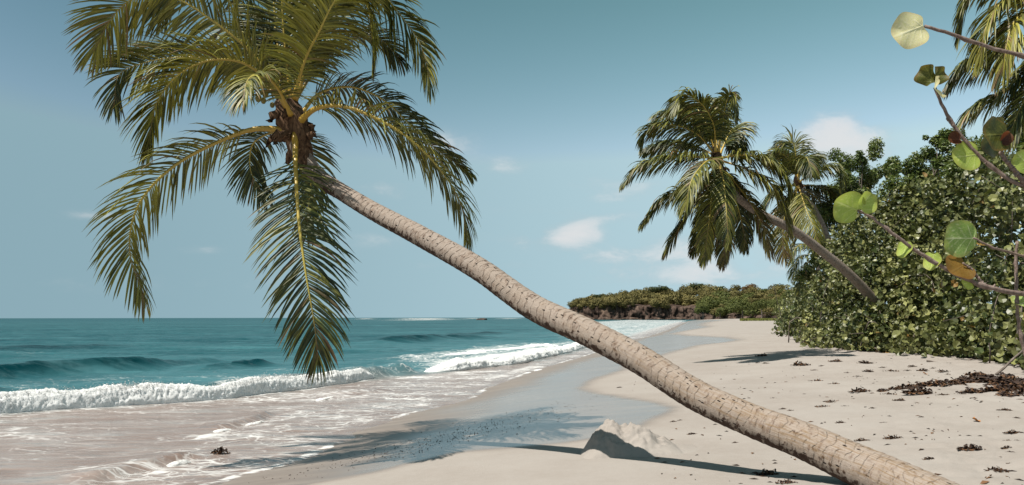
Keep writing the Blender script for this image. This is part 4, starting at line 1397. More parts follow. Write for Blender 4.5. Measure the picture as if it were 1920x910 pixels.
small_palm('coconut_palm', "windswept palm of middle size leaning left out of the sea grape hedge", [(1752, 690, 27.2), (1700, 630, 26.7), (1645, 570, 26.0), (1595, 517, 25.4), (1544, 474, 25.0), (1484, 430, 24.5), (1425, 400, 24.2), (1378, 365, 24.0), (1350, 318, 24.0), (1345, 296, 24.0)],
           [24, 22, 20, 19, 18, 18, 17, 16, 16, 14], c2, 24.0, P2, 700, n=62, lmax=1.02)
c3 = (1496, 345)
P3 = [
    dict(p=[(1495, 340, 0), (1482, 305, -.3), (1462, 290, -.5), (1448, 302, -.6)], hue=.15),
    dict(p=[(1496, 338, 0), (1493, 300, .1), (1487, 275, .2), (1470, 272, .2)], hue=.12),
    dict(p=[(1497, 338, .2), (1508, 305, .8), (1515, 298, 1.2), (1520, 320, 1.6)], hue=.05),
    dict(p=[(1498, 342, -.2), (1522, 325, -.6), (1548, 314, -.9), (1562, 325, -1.0), (1564, 345, -1.0)], hue=.35, wind=(0, 0, 0)),
    dict(p=[(1498, 346, .2), (1530, 350, .3), (1552, 355, .4), (1567, 362, .4)], hue=.05, wind=(0, 0, 0)),
    dict(p=[(1498, 348, .3), (1525, 368, .8), (1538, 385, 1.0), (1543, 405, 1.0)], hue=.04, wind=(0, 0, 0)),
    dict(p=[(1497, 348, -.4), (1510, 390, -1.4), (1522, 420, -1.8), (1530, 448, -1.9)], side=(1, 0, 0), hue=.6, dry=.12),
    dict(p=[(1495, 350, -.1), (1490, 385, -.3), (1486, 420, -.4)], side=(1, 0, 0), hue=.2, dry=.2),
    dict(p=[(1494, 347, 0), (1470, 350, 0), (1450, 370, .1), (1440, 400, .1)], hue=.1),
    dict(p=[(1494, 350, -.1), (1476, 395, -.3), (1472, 430, -.4), (1474, 470, -.4)], side=(1, 0, 0), hue=.7, dry=.45),
    dict(p=[(1496, 338, -.3), (1502, 310, -1), (1510, 300, -1.6), (1518, 325, -2)], hue=.2),
    dict(p=[(1496, 338, .4), (1480, 300, 1.0), (1466, 285, 1.4)], hue=.05),
]
for fd in P3:
    fd['p'] = [(c3[0] + (x - c3[0]) * 1.16, c3[1] + (y - c3[1]) * 1.10, dy) for x, y, dy in fd['p']]
small_palm('coconut_palm', "smaller palm standing behind the windswept one at the top of the hedge", [(1590, 640, 36), (1580, 560, 36), (1560, 470, 36), (1528, 395, 36), (1502, 360, 36), (1496, 344, 36)], [15, 13, 12, 12, 11, 9], c3, 36.0, P3, 750, n=58, lmax=1.25)
c4 = (1530, 478)
P4 = [
    dict(p=[(1528, 475, 0), (1508, 458, -.3), (1490, 468, -.6), (1484, 490, -.7)], hue=.05),
    dict(p=[(1528, 478, 0), (1505, 480, -.2), (1490, 498, -.3), (1487, 520, -.3)], hue=.05),
    dict(p=[(1528, 480, .2), (1510, 500, .1), (1500, 522, .1), (1498, 545, .1)], hue=.02),
    dict(p=[(1530, 475, .2), (1520, 448, .4), (1505, 440, .6), (1490, 452, .7)], hue=.03),
    dict(p=[(1531, 474, .2), (1540, 445, .4), (1556, 450, .6), (1566, 475, .7)], hue=.03),
    dict(p=[(1531, 478, .4), (1550, 485, .6), (1562, 510, .8)], hue=.03),
]
small_palm('coconut_palm', "low dark palm mostly hidden by the hedge below the two leaning palms", [(1545, 640, 42), (1540, 560, 42), (1531, 478, 42)], [12, 10, 8], c4, 42.0, P4, 780, n=30, lmax=.95)
c5 = (1972, 30)
P5 = [
    dict(p=[(1965, 25, -.1), (1925, -5, -.4), (1880, 5, -.6), (1850, 48, -.7), (1838, 110, -.7)], hue=.55, dry=.16, twist=(-5, -30)),
    dict(p=[(1965, 30, -.2), (1932, 20, -.6), (1900, 45, -.9), (1885, 95, -1.0), (1880, 140, -1.0)], hue=.7, dry=.22, twist=(-5, -25)),
    dict(p=[(1962, 25, .2), (1900, -35, .3), (1850, -40, .4), (1815, 0, .4), (1800, 60, .4)], hue=.35, dry=.1, twist=(-5, -25)),
    dict(p=[(1965, 45, .3), (1920, 75, .5), (1860, 105, .6), (1815, 120, .6), (1785, 150, .6)], hue=.08, dry=.03, twist=(0, -25)),
    dict(p=[(1968, 60, .1), (1930, 120, .0), (1885, 170, .0), (1835, 195, .0), (1800, 232, .1)], hue=.1, dry=.03, twist=(0, -25)),
    dict(p=[(1972, 60, -.1), (1950, 140, -.4), (1915, 200, -.6), (1890, 260, -.6)], hue=.25, dry=.06, twist=(0, -25)),
    dict(p=[(1975, 20, 0), (2000, -60, 0), (2040, -80, 0), (2090, -20, 0)], hue=.2),
    dict(p=[(1978, 35, 0), (2030, 20, -.2), (2080, 60, -.3), (2110, 130, -.3)], hue=.2),
    dict(p=[(1978, 50, 0), (2030, 100, .2), (2050, 170, .3), (2060, 240, .3)], hue=.15),
    dict(p=[(1968, 20, .4), (1940, -60, .9), (1905, -90, 1.2), (1870, -60, 1.4)], hue=.1),
]
small_palm('coconut_palm', "palm at the top right corner with its fronds drooping into the picture", [(2075, 690, 13.4), (2080, 500, 13.2), (2050, 280, 13.0), (1995, 100, 13.0), (1972, 40, 13.0)], [34, 30, 28, 26, 24], c5, 13.0, P5, 800, n=60, lmax=.82, K=5, w0=.036)


# ------------------------------------------------------------------ sea grape hedge
def leaf_proto(seed, kind=0):
    """round leaf, notched at the stalk and cupped: a centre row and a rim; about 12 triangles"""
    rg = np.random.default_rng(seed)
    n = 9
    a = np.linspace(-np.pi + .32, np.pi - .32, n)
    r = .5 * (1 + .07 * rg.normal(size=n))
    rim = np.stack([np.sin(a) * r * (1.02), np.cos(a) * r * .96 + .02, .10 * rg.normal(size=n) + .10], 1)
    V = np.vstack([[[0, -.30, 0]], [[0, .05, -.03]], rim])
    F = [[1, 2 + k, 3 + k] for k in range(n - 1)] + [[0, 2 + n - 1, 1], [0, 1, 2]]
    return V, np.array(F)


PROTO = [leaf_proto(900 + k) for k in range(5)]


def scatter(bag, P, Nrm, size, rg, proto=PROTO, var=None):
    n = len(P)
    Nrm = Nrm / np.linalg.norm(Nrm, axis=1, keepdims=True)
    a = np.cross(Nrm, rg.normal(size=(n, 3))); a /= np.linalg.norm(a, axis=1, keepdims=True)
    b_ = np.cross(Nrm, a)
    which = rg.integers(len(proto), size=n)
    for k, (Vp, Fp) in enumerate(proto):
        idx = np.nonzero(which == k)[0]
        if not len(idx):
            continue
        V = (P[idx][:, None, :] + size[idx][:, None, None] * (Vp[None, :, 0:1] * a[idx][:, None, :] + Vp[None, :, 1:2] * b_[idx][:, None, :] + Vp[None, :, 2:3] * Nrm[idx][:, None, :]))
        F = Fp[None, :, :] + (np.arange(len(idx)) * len(Vp))[:, None, None]
        bag.add(V.reshape(-1, 3), F.reshape(-1, 3), 0, var=np.repeat(var[idx], len(Vp), axis=0))


HEDGE_FRONT = [(1462, 603), (1478, 611), (1500, 625), (1525, 641), (1560, 650), (1610, 657), (1660, 660), (1710, 659), (1760, 660), (1800, 665), (1840, 672), (1880, 677), (1920, 682), (2000, 692), (2120, 715)]
TOP = np.array([(1462, 600), (1480, 578), (1500, 548), (1530, 505), (1555, 470), (1580, 438), (1620, 400), (1660, 385), (1700, 375), (1740, 350), (1780, 340), (1840, 315), (1920, 300), (2120, 280)])
HF = [(q[0], ground(*q)) for q in HEDGE_FRONT]
hpx = np.array([h_[0] for h_ in HF]); hX = np.array([h_[1].x for h_ in HF]); hY = np.array([h_[1].y for h_ in HF])


def hedge_pt(px, v):
    """v 0 at the front foot .. 1 at the back of the top"""
    x = np.interp(px, hpx, hX); y = np.interp(px, hpx, hY)
    dep = np.interp(px, [1462, 1530, 1700, 1920], [16, 9, 6, 5.0])
    Yt = y + dep * .75
    top = np.interp(px, TOP[:, 0], TOP[:, 1])
    zt = W(px, top, Yt).z
    xx = x + (W(px, 500, y + dep * v).x - W(px, 500, y).x)
    yy = y + dep * v
    g = bz(xx, yy)
    prof = np.interp(v, [0, .10, .3, .6, .8, 1], [.14, .38, .66, .92, 1.0, .85])
    return np.array([xx, yy, g + (zt - g) * prof]), g, zt - g


SHRUBS = [
    (1800, 2100, "nearest and tallest sea grape shrub filling the right edge above the dark seaweed", 9, 52, 1.0),
    (1690, 1805, "dense sea grape shrub left of the right edge one, behind the leafy foreground twigs", 10, 40, 1.0),
    (1595, 1700, "sea grape shrub that the windswept palm trunk leans out of", 11, 36, 1.0),
    (1515, 1605, "sea grape shrub left of the leaning palm trunk above its shadow", 12, 30, 1.05),
    (1462, 1525, "farthest low sea grape shrub where the hedge tapers to the beach", 13, 26, 1.3),
]
NSINGLE = 300
for x0, x1, lab, sd, nlobe, lsz in SHRUBS:
    rg = np.random.default_rng(sd)
    c0, g0_, _ = hedge_pt((x0 + min(x1, 1960)) / 2, .3)
    root = Vector((c0[0], c0[1], g0_))
    sh = empty('sea_grape_shrub', root, lab, 'shrub')
    P = []; N = []; tone = []
    dist = c0[1]
    lobes = []
    for k in range(int(nlobe * 2.6)):
        px = rg.uniform(x0, x1); v = rg.random() ** 1.0
        v = v ** 1.9
        c, g, H = hedge_pt(px, v)
        lowest = k % 3 == 0
        zf = 1.0 if not lowest else rg.uniform(.25, .9)
        r = rg.uniform(.26, .66) * (1 + .012 * dist)
        c = c + rg.normal(size=3) * np.array([.35, .45, .0]); z = g + (c[2] - g) * zf * rg.uniform(.86, 1.10) - r * .55
        if v < .2 and rg.random() < .55:
            z = g + rg.uniform(.15, .6); r *= .75
        lobes.append((np.array([c[0], c[1], max(z, g + .1)]), r, g))
    for k in range(int(nlobe * 1.3)):                     # skirt of low branches on the sand
        px = rg.uniform(x0, x1); c, g, H = hedge_pt(px, rg.uniform(-.05, .16))
        r = rg.uniform(.28, .5) * (1 + .012 * dist)
        lobes.append((np.array([c[0], c[1], g + rg.uniform(.15, 1.3) ** 1.2]), r, g))
    for c, r, g in lobes:
        n = int(150 * r * r / (lsz * .165) ** 2 * .036)
        d = rg.normal(size=(n, 3)); d /= np.linalg.norm(d, axis=1, keepdims=True)
        pp = c + d * r * rg.uniform(.45, 1.12, (n, 1)) * np.array([1, 1, .9])
        pp[:, 2] = np.maximum(pp[:, 2], g + .04 + rg.random(n) * .08)
        P.append(pp)
        N.append(d * .55 + rg.normal(size=(n, 3)) * .95 + np.array([-.10, -.25, .35]))
        tone.append(np.full(n, rg.normal() * .20))
    P = np.vstack(P); N = np.vstack(N); tone = np.concatenate(tone)
    n = len(P)
    size = lsz * rg.uniform(.10, .20, n) * (1.18 if x0 >= 1690 else 1.0)
    var = np.stack([np.clip(.36 + tone + .24 * rg.normal(size=n), 0, 1), np.where(rg.random(n) < .014, rg.uniform(.4, .9, n), 0), rg.random(n)], 1)
    # the leaves that show largest: nearest the camera on the outer face
    depth = np.hypot(P[:, 0], P[:, 1])
    score = size / depth * (1 + .5 * (P[:, 2] < root.z + 2.5)) - (depth - depth.min()) * .0006
    order = np.argsort(-score)
    single = order[:NSINGLE] if x0 > 1520 else order[:0]
    rest = np.setdiff1d(np.arange(n), single)
    bag = Bag(('var',))
    scatter(bag, P[rest], N[rest], size[rest], rg, var=var[rest])
    link('foliage', bag.mesh('foliage', [M_GRAPE], False, origin=tuple(root)), parent=sh, kind='stuff')
    # individual leaves share six meshes
    if len(single):
        protos = []
        for k in range(6):
            Vp, Fp = PROTO[k % 5]
            protos.append(mk_mesh('leaf', Vp, Fp, M_GRAPE, False, {'var': np.tile([np.clip(.25 + .13 * k, 0, 1), .7 if k == 5 and rg.random() < .0 else 0, .25 + .12 * k], (len(Vp), 1))}))
        for ii in single:
            o = link('leaf', protos[int(rg.integers(6))], parent=sh, loc=tuple(P[ii] - np.array(root)))
            nv = Vector(N[ii]).normalized()
            o.rotation_mode = 'QUATERNION'
            o.rotation_quaternion = nv.to_track_quat('Z', 'Y') @ Matrix.Rotation(rg.uniform(0, 6.28), 3, 'Z').to_quaternion()
            sz = size[ii] * 1.1
            o.scale = (sz, sz, sz)
    # stems from the ground into the leaves, each its own part
    for k in range(46):
        c, r, g = lobes[rg.integers(len(lobes))]
        st = np.array([c[0] + rg.normal() * .6, c[1] + .5 + rg.normal() * .5, g - .05])
        mid = (st + c) / 2 + rg.normal(size=3) * .30
        endp = c + rg.normal(size=3) * r * .8 + np.array([-.2, -.5, .25]) * r * rg.random() * 2.0
        C, _ = catmull(np.array([st, mid, c, endp]), 12)
        C = C + rg.normal(size=C.shape) * .012
        V, Fs = tube(C, np.linspace(.017, .005, 12) * rg.uniform(.7, 1.3) * (1 + .015 * dist), 5)
        bag = Bag(); bag.add(V, Fs)
        link('stem', bag.mesh('stem', [M_TWIG_D], origin=tuple(root)), parent=sh)

# fine-leaved trees rising behind the hedge
def fine_leaf(seed):
    V = np.array([[0, -.5, 0], [-.22, 0, .05], [0, .5, 0], [.22, 0, .05]])
    return V, np.array([[0, 1, 2], [0, 2, 3]])
FINE = [fine_leaf(0)]
TREES = [
    ("fine leaved tree rising behind the hedge just right of the smaller palm", 37.0, (1612, 640), 21,
     [(1612, 300, 26), (1590, 330, 26), (1640, 325, 24), (1570, 365, 28), (1610, 360, 34), (1560, 405, 30), (1645, 372, 34), (1600, 410, 36), (1555, 445, 26), (1668, 322, 20), (1618, 296, 16), (1540, 470, 26), (1530, 505, 24)]),
    ("fine leaved tree with the highest crown behind the middle of the hedge", 30.0, (1770, 640), 22,
     [(1775, 268, 26), (1745, 290, 26), (1800, 285, 32), (1720, 315, 28), (1765, 330, 40), (1697, 312, 22), (1690, 350, 34), (1830, 275, 30), (1735, 370, 40), (1800, 350, 40), (1755, 258, 14)]),
    ("fine leaved tree behind the near shrub at the right edge", 26.0, (1905, 640), 23,
     [(1870, 262, 34), (1910, 240, 38), (1950, 225, 44), (1850, 300, 36), (1900, 300, 46), (1990, 250, 50), (1840, 350, 40), (1930, 330, 50)]),
]
for lab, Yt, rt, sd, lob in TREES:
    rg = np.random.default_rng(sd)
    q = W(rt[0], rt[1], Yt); root = Vector((q.x, Yt, bz(q.x, Yt)))
    tr = empty('leafy_tree', root, lab, 'tree')
    bag = Bag(('var',)); bb = Bag()
    for px, py, rp in lob:
        c = np.array(W(px, py, Yt + rg.uniform(-.8, .8))); r = rp * Yt / FPX
        for sub in range(5):
            cc = c + rg.normal(size=3) * r * .55; r2 = r * rg.uniform(.35, .6)
            n = int(620 * r2 * r2 / .12) // 2 + 60
            d = rg.normal(size=(n, 3)); d /= np.linalg.norm(d, axis=1, keepdims=True)
            P = cc + d * r2 * rg.uniform(.4, 1.15, (n, 1))
            tn = rg.normal() * .18
            var = np.stack([np.clip(.35 + tn + .2 * rg.normal(size=n), 0, 1), np.where(rg.random(n) < .03, .6, 0), rg.random(n)], 1)
            scatter(bag, P, d * .6 + rg.normal(size=(n, 3)) * .7 + np.array([0, 0, .8]), rg.uniform(.10, .19, n), rg, FINE, var)
        st = np.array([root.x + rg.normal() * .25, root.y, root.z + 1.0]) if True else None
        C, _ = catmull(np.array([st, (st * .5 + c * .5) + rg.normal(size=3) * .3, c]), 9)
        V, Fs = tube(C, np.linspace(.07, .012, 9), 6)
        bb.add(V, Fs)
    V, Fs = tube(np.array([[root.x, root.y, root.z - .1], [root.x + .05, root.y, root.z + .6], [root.x, root.y, root.z + 1.3]]), [.17, .14, .12], 8)
    bb.add(V, Fs)
    link('trunk', bb.mesh('trunk', [M_TWIG_D], origin=tuple(root)), parent=tr)
    link('crown', bag.mesh('crown', [M_FINE], False, origin=tuple(root)), parent=tr)


# ------------------------------------------------------------------ foreground sea grape branches
def round_leaf(mat, fold=0.0, cup=.18, wavy=.05, notch=.3, seed=0, asym=0.0):
    """detailed round leaf, unit diameter, stalk at the origin, blade toward +Y, face +Z"""
    rg = np.random.default_rng(seed)
    na, nr = 64, 16
    V = []; vein = []; edge = []
    ph = rg.uniform(0, 6.28)
    lat = []
    for sgn in (-1, 1):
        for y0, an in ((.02, 105), (.06, 68), (.20, 52), (.38, 46), (.56, 42)):
            lat.append((sgn, y0, math.radians(an)))
    def blade(x, y):
        z = cup * ((x) ** 2 + (y - .45) ** 2) * 1.2
        z += wavy * math.sin(math.atan2(x, y - .45) * 4 + ph) * (x * x + (y - .45) ** 2) * 3
        xx = x
        if fold:
            f = fold * abs(x)
            z += abs(x) * math.sin(min(fold, 1.5)); xx = x * math.cos(min(fold, 1.5))
        return xx, y, z
    for k in range(nr + 1):
        q = k / nr
        for j in range(na):
            a = 2 * math.pi * j / na
            R = .5 * (1 + .03 * math.sin(3 * a + ph) + .02 * math.sin(5 * a + 2 * ph) + asym * math.sin(a))
            x = math.sin(a) * R * 1.04; y = .47 - math.cos(a) * R * .98
            nf = math.exp(-(((a + math.pi) % (2 * math.pi) - math.pi) / .38) ** 2)      # notch where the stalk enters
            y += notch * .42 * nf
            x0, y0 = 0.0, .14
            X_ = x0 + (x - x0) * q; Y_ = y0 + (y - y0) * q
            vv = max(0, 1 - abs(X_) / (.016 * (1.3 - Y_))) if Y_ > .1 else 0
            for sgn, yy, an in lat:
                px = X_ * sgn; py = Y_ - yy - .10
                if px > 0:
                    along = px * math.sin(an) + py * math.cos(an); off = abs(px * math.cos(an) - py * math.sin(an) + .22 * along * along * 0)
                    if along > 0:
                        vv = max(vv, .85 * max(0, 1 - off / (.013 * max(.35, 1.1 - along))))
            V.append(blade(X_, Y_)); vein.append(vv * min(1, 3.5 * (1.02 - q))); edge.append(q)
    V = np.array(V)
    V[:, 2] += .012 * np.array(vein)
    F = []
    for k in range(nr):
        for j in range(na):
            j2 = (j + 1) % na
            F.append([k * na + j, k * na + j2, (k + 1) * na + j2, (k + 1) * na + j])
    return mk_mesh('leaf', V, np.array(F), mat, True, {'vein': np.array(vein), 'edge': np.array(edge)})


YB = 4.0
q = W(2090, 880, YB + .2)
broot = Vector((q.x, q.y, bz(q.x, q.y)))
br = empty('sea_grape_bush', broot, "foreground sea grape whose bare twigs and big round leaves reach in from the right", 'shrub')


def twig(pts, r0, r1, seed, nodes=True, name='twig'):
    rg = np.random.default_rng(seed)
    n = 70
    C, L = catmull(np.array([tuple(W(*p_)) for p_ in pts]), n)
    r = np.linspace(r0, r1, n)
    if nodes:
        k = 6
        while k < n - 3:
            r[k] *= 1.38; r[k + 1] *= 1.15
            k += int(rg.integers(6, 11))
    C = C + rg.normal(size=C.shape) * .0015
    V, Fs = tube(C, r, 9)
    b_ = Bag(); b_.add(V, Fs)
    k = 8
    while nodes and k < n - 4:                     # small leaf scars
        p0 = C[k] + np.array([rg.normal() * .3, -.4, rg.choice([-1, 1]) * .9]) * r[k]
        V, Fs = tube(np.array([C[k], p0, p0 + (p0 - C[k]) * .9]), [r[k] * .55, r[k] * .5, r[k] * .15], 6)
        b_.add(V, Fs)
        k += int(rg.integers(7, 13))
    return link(name, b_.mesh(name, [M_TWIG], origin=tuple(broot)), parent=br)


twig([(1733, 49, YB), (1790, 66, YB), (1850, 88, YB), (1925, 109, YB), (2000, 160, YB + .05), (2070, 300, YB + .1), (2095, 520, YB + .15), (2092, 760, YB + .2)], .0085, .017, 1)
twig([(1752, 164, YB), (1768, 200, YB), (1795, 245, YB), (1832, 288, YB), (1885, 332, YB), (1930, 356, YB), (2000, 420, YB + .05), (2080, 640, YB + .15), (2090, 800, YB + .2)], .0075, .018, 2)
twig([(1881, 255, YB - .05), (1877, 285, YB - .05), (1900, 318, YB - .03), (1940, 365, YB)], .008, .013, 3)
twig([(1608, 394, YB), (1640, 412, YB), (1700, 458, YB), (1760, 497, YB), (1830, 531, YB), (1885, 546, YB), (1960, 566, YB + .05), (2060, 680, YB + .1), (2090, 840, YB + .2)], .0065, .020, 4)
twig([(1806, 494, YB), (1820, 503, YB), (1832, 520, YB), (1846, 535, YB)], .005, .009, 5, False)
twig([(1826, 447, YB - .05), (1862, 465, YB - .05), (1890, 472, YB - .02), (1930, 486, YB), (2000, 540, YB), (2075, 700, YB + .1)], .005, .011, 6)
twig([(1907, 452, YB + .02), (1905, 490, YB + .03), (1906, 545, YB + .03), (1912, 620, YB + .05), (1960, 760, YB + .1), (2070, 850, YB + .2)], .007, .012, 7)
twig([(1790, 232, YB + .02), (1775, 222, YB), (1812, 265, YB)], .004, .005, 8, False)
# main stem down to the sand, outside the frame
twig([(2092, 740, YB + .2), (2095, 820, YB + .2), (2090, 905, YB + .2)], .024, .035, 9, False, 'stem')


def big_leaf(mat, att, toward, sizepx, tilt=0.0, roll=0.0, fold=0.0, cup=.18, Y=YB, label=None, seed=0, sx=1.0, wavy=.05, asym=0.0, notch=.3):
    """att: pixel of the stalk end; toward: pixel direction of the blade; tilt turns the face away from the camera about the stalk axis, roll tips it"""
    me_ = round_leaf(mat, fold, cup, wavy, notch, seed, asym)
    o = link('leaf', me_, parent=br)
    a = W(att[0], att[1], Y); b_ = W(toward[0], toward[1], Y)
    yd = (b_ - a).normalized()
    view = (Vector((0, 0, CAMZ)) - a).normalized()
    zd = (view - yd * view.dot(yd)).normalized()
    xd = yd.cross(zd)
    Rm = Matrix((xd, yd, zd)).transposed().to_4x4()
    Rm = Rm @ Matrix.Rotation(math.radians(tilt), 4, 'Y') @ Matrix.Rotation(math.radians(roll), 4, 'X')
    s_ = sizepx * Y / FPX
    o.matrix_local = Matrix.Translation(a - broot) @ Rm @ Matrix.Diagonal((s_ * sx, s_, s_, 1))
    if label: o['label'] = label
    return o


big_leaf(ML_CREAM, (1738, 46), (1690, 64), 76, tilt=8, cup=.10, seed=1, label="pale cream leaf at the end of the top twig", sx=.92)
big_leaf(ML_OLIVE, (1750, 160), (1738, 125), 44, tilt=-30, fold=.45, cup=.3, seed=2, label="dark olive leaf standing up at the twig tip", wavy=.16)
big_leaf(ML_OLIVE, (1752, 160), (1755, 122), 38, tilt=50, fold=.5, cup=.4, seed=3, wavy=.15)
big_leaf(ML_CREAM, (1752, 166), (1712, 178), 44, tilt=0, roll=58, fold=.35, cup=.3, seed=4, label="curled yellowish leaf under the dark one", wavy=.12)
big_leaf(ML_DARK, (1882, 245), (1835, 262), 74, tilt=-25, roll=20, cup=.2, seed=5, label="large dark leaf behind the olive one", Y=YB + .04)
big_leaf(ML_OLIVE, (1890, 252), (1842, 258), 66, tilt=12, roll=18, cup=.15, seed=6, label="large olive leaf with yellow veins", Y=YB - .06)
big_leaf(ML_LIME, (1838, 290), (1800, 294), 56, tilt=12, cup=.12, seed=7, label="bright green leaf hanging below the dark leaf", Y=YB)
big_leaf(ML_RED, (1802, 262), (1780, 262), 28, tilt=25, fold=.4, cup=.3, seed=8, label="small reddish brown leaf", Y=YB)
big_leaf(ML_RED, (1872, 268), (1892, 250), 30, tilt=30, fold=.5, cup=.3, seed=9, Y=YB - .08)
big_leaf(ML_LIME, (1615, 398), (1592, 388), 56, tilt=-14, fold=.10, cup=.2, seed=10, label="lime leaf folded in two at the tip of the long twig", sx=1.15)
big_leaf(ML_LIME, (1612, 398), (1626, 370), 44, tilt=38, fold=.25, cup=.35, seed=11, Y=YB - .03)
big_leaf(ML_GREEN, (1833, 447), (1785, 447), 68, tilt=-8, cup=.08, seed=12, label="flat green leaf with pale veins", notch=.2)
big_leaf(ML_LIME, (1702, 452), (1694, 476), 36, tilt=48, cup=.2, seed=13, Y=YB + .03)
big_leaf(ML_LIME, (1752, 472), (1746, 502), 38, tilt=40, cup=.2, seed=14, Y=YB + .03)
big_leaf(ML_RUST, (1814, 494), (1782, 516), 56, tilt=10, roll=25, cup=.2, seed=15, label="rusty orange leaf below the long twig", Y=YB + .03)
big_leaf(ML_LIME, (1822, 528), (1798, 536), 27, tilt=0, roll=20, cup=.2, seed=16, Y=YB + .02)
big_leaf(ML_LIME, (1930, 448), (1880, 448), 66, tilt=0, roll=80, cup=.05, seed=17, label="yellow green leaf seen edge on at the right edge", Y=YB)
big_leaf(ML_LIME, (1936, 318), (1908, 290), 46, tilt=20, cup=.2, seed=18, Y=YB + .03)
big_leaf(ML_LIME, (1940, 352), (1915, 368), 40, tilt=30, roll=30, cup=.2, seed=19, Y=YB + .03)
big_leaf(ML_LIME, (1940, 160), (1912, 152), 40, tilt=20, roll=40, cup=.2, seed=20, Y=YB)
big_leaf(ML_RED, (1935, 108), (1908, 104), 24, tilt=40, roll=30, fold=.5, cup=.3, seed=21, Y=YB)
big_leaf(ML_GREEN, (1936, 560), (1910, 590), 44, tilt=30, roll=30, cup=.2, seed=22, Y=YB + .05)

# ------------------------------------------------------------------ sand mound
gm_ = ground(1170, 846)
k_ = gm_.y / FPX                         # metres per pixel there
nx, ny = 130, 100
xs = np.linspace(-150, 150, nx) * k_; ys = np.linspace(-.55, .55, ny)
Xg, Yg = np.meshgrid(xs, ys, indexing='ij')
pxo = Xg / k_                            # pixel-sized units from the mound's middle
ridge = np.interp(pxo, [-150, -82, -74, -62, -48, -34, -26, -5, 20, 45, 70, 95, 150], [0, 0, .12, .42, .70, .97, 1.0, .84, .80, .64, .40, .08, 0])
wy = np.interp(pxo, [-100, -40, 20, 100], [.16, .17, .21, .20])
wy = np.where(Yg < np.interp(pxo, [-100, -30, 60, 110], [-.02, .02, .06, .05]), wy * 2.3, wy)
cy = np.interp(pxo, [-100, -30, 60, 110], [-.02, .02, .06, .05])
nse = fbm2(Xg * 5.5 + 3, Yg * 5.5, 4, 70, .55)
shp = np.clip(1.12 - np.abs((Yg - cy) / wy) ** 1.6 * .85, 0, 1)
Hh = 57 * k_ * ridge * np.clip(shp + .13 * nse * (shp > 0), 0, 1.05) + .055 * nse * sstep(.05, .5, ridge * shp)
Hh = Hh + .035 * fbm3(Xg * 13, Yg * 13, Hh * 13, 4, 75, .65) * sstep(.1, .5, ridge * shp)
wx = gm_.x + Xg; wyy = gm_.y + Yg
gz = beach_z(wx.ravel(), wyy.ravel()).reshape(Xg.shape)
edge = sstep(0.0, .06, ridge * shp)
Zg = gz - .012 + edge * .012 + Hh
V = np.stack([Xg, Yg, Zg - gm_.z], -1).reshape(-1, 3)
i = np.arange(nx - 1)[:, None] * ny; j = np.arange(ny - 1)[None, :]
F = np.stack([i + j, i + ny + j, i + ny + j + 1, i + j + 1], -1).reshape(-1, 4)
link('sand_mound', mk_mesh('sand_mound', V, F, M_SAND, True, {'wet': np.zeros(len(V)), 'sheen': np.ones(len(V))}), loc=gm_,
     label="pointed heap of dry sand standing at the edge of the wet sand under the trunk", category="sand heap")


# ------------------------------------------------------------------ seaweed
def weed_mesh(seed, n=60, flat=.16, name='seaweed_clump'):
    """a heap of crinkled ribbons about one unit long"""
    rg = np.random.default_rng(seed)
    bag = Bag(('var',))
    for k in range(n):
        r = rg.random() ** .7 * .5
        a = rg.uniform(0, 6.28)
        c = np.array([r * math.cos(a), r * math.sin(a) * .42, 0])
        top = flat * (1 - (r / .5) ** 1.3) * rg.uniform(.2, 1.1)
        c[2] = top
        d = rg.normal(size=3); d[2] *= .35; d /= np.linalg.norm(d)
        L = rg.uniform(.06, .17); wd = rg.uniform(.018, .045)
        P_ = [c - d * L * .5]
        for q in range(4):
            d = d + rg.normal(size=3) * np.array([.5, .5, .35]); d /= np.linalg.norm(d)
            P_.append(P_[-1] + d * L * .28)
        P_ = np.array(P_); P_[:, 2] = np.maximum(P_[:, 2], .004 + rg.random() * .02)
        w_ = np.cross(np.gradient(P_, axis=0), np.array([rg.normal() * .4, rg.normal() * .4, 1])); w_ /= np.linalg.norm(w_, axis=1, keepdims=True) + 1e-9
        ww = wd * np.array([.4, 1, .8, 1, .3])[:, None] * (1 + .3 * rg.normal(size=(5, 1)))
        V = np.vstack([P_ - w_ * ww, P_ + w_ * ww + np.array([0, 0, .012])])
        F = [[q, q + 1, q + 6, q + 5] for q in range(4)]
        bag.add(V, np.array(F), 0, var=np.tile([rg.random() * .9, 0, 0], (10, 1)))
    return bag.mesh(name, [M_WEED], False)


WEED = [weed_mesh(1000 + k, 120) for k in range(4)] + [weed_mesh(1010 + k, 44, .09) for k in range(3)]


def clump(px, py, wpx, label=None, group=None, proto=None, zs=1.0, sink=0.0):
    g = ground(px, py)
    o = link('seaweed_clump', proto or random.choice(WEED), loc=(g.x, g.y, g.z - .004 - sink), category='seaweed')
    s_ = wpx * g.y / FPX * 1.12
    o.scale = (s_, s_ * random.uniform(.9, 1.5), s_ * zs * random.uniform(.75, 1.1))
    o.rotation_euler = (0, 0, random.uniform(-.35, .35) + random.choice((0, math.pi)))
    o['label'] = label
    if group: o['group'] = group
    return o


def cr(x, y):
    return 1060 + x / 2.2326, 560 + y / 2.2326


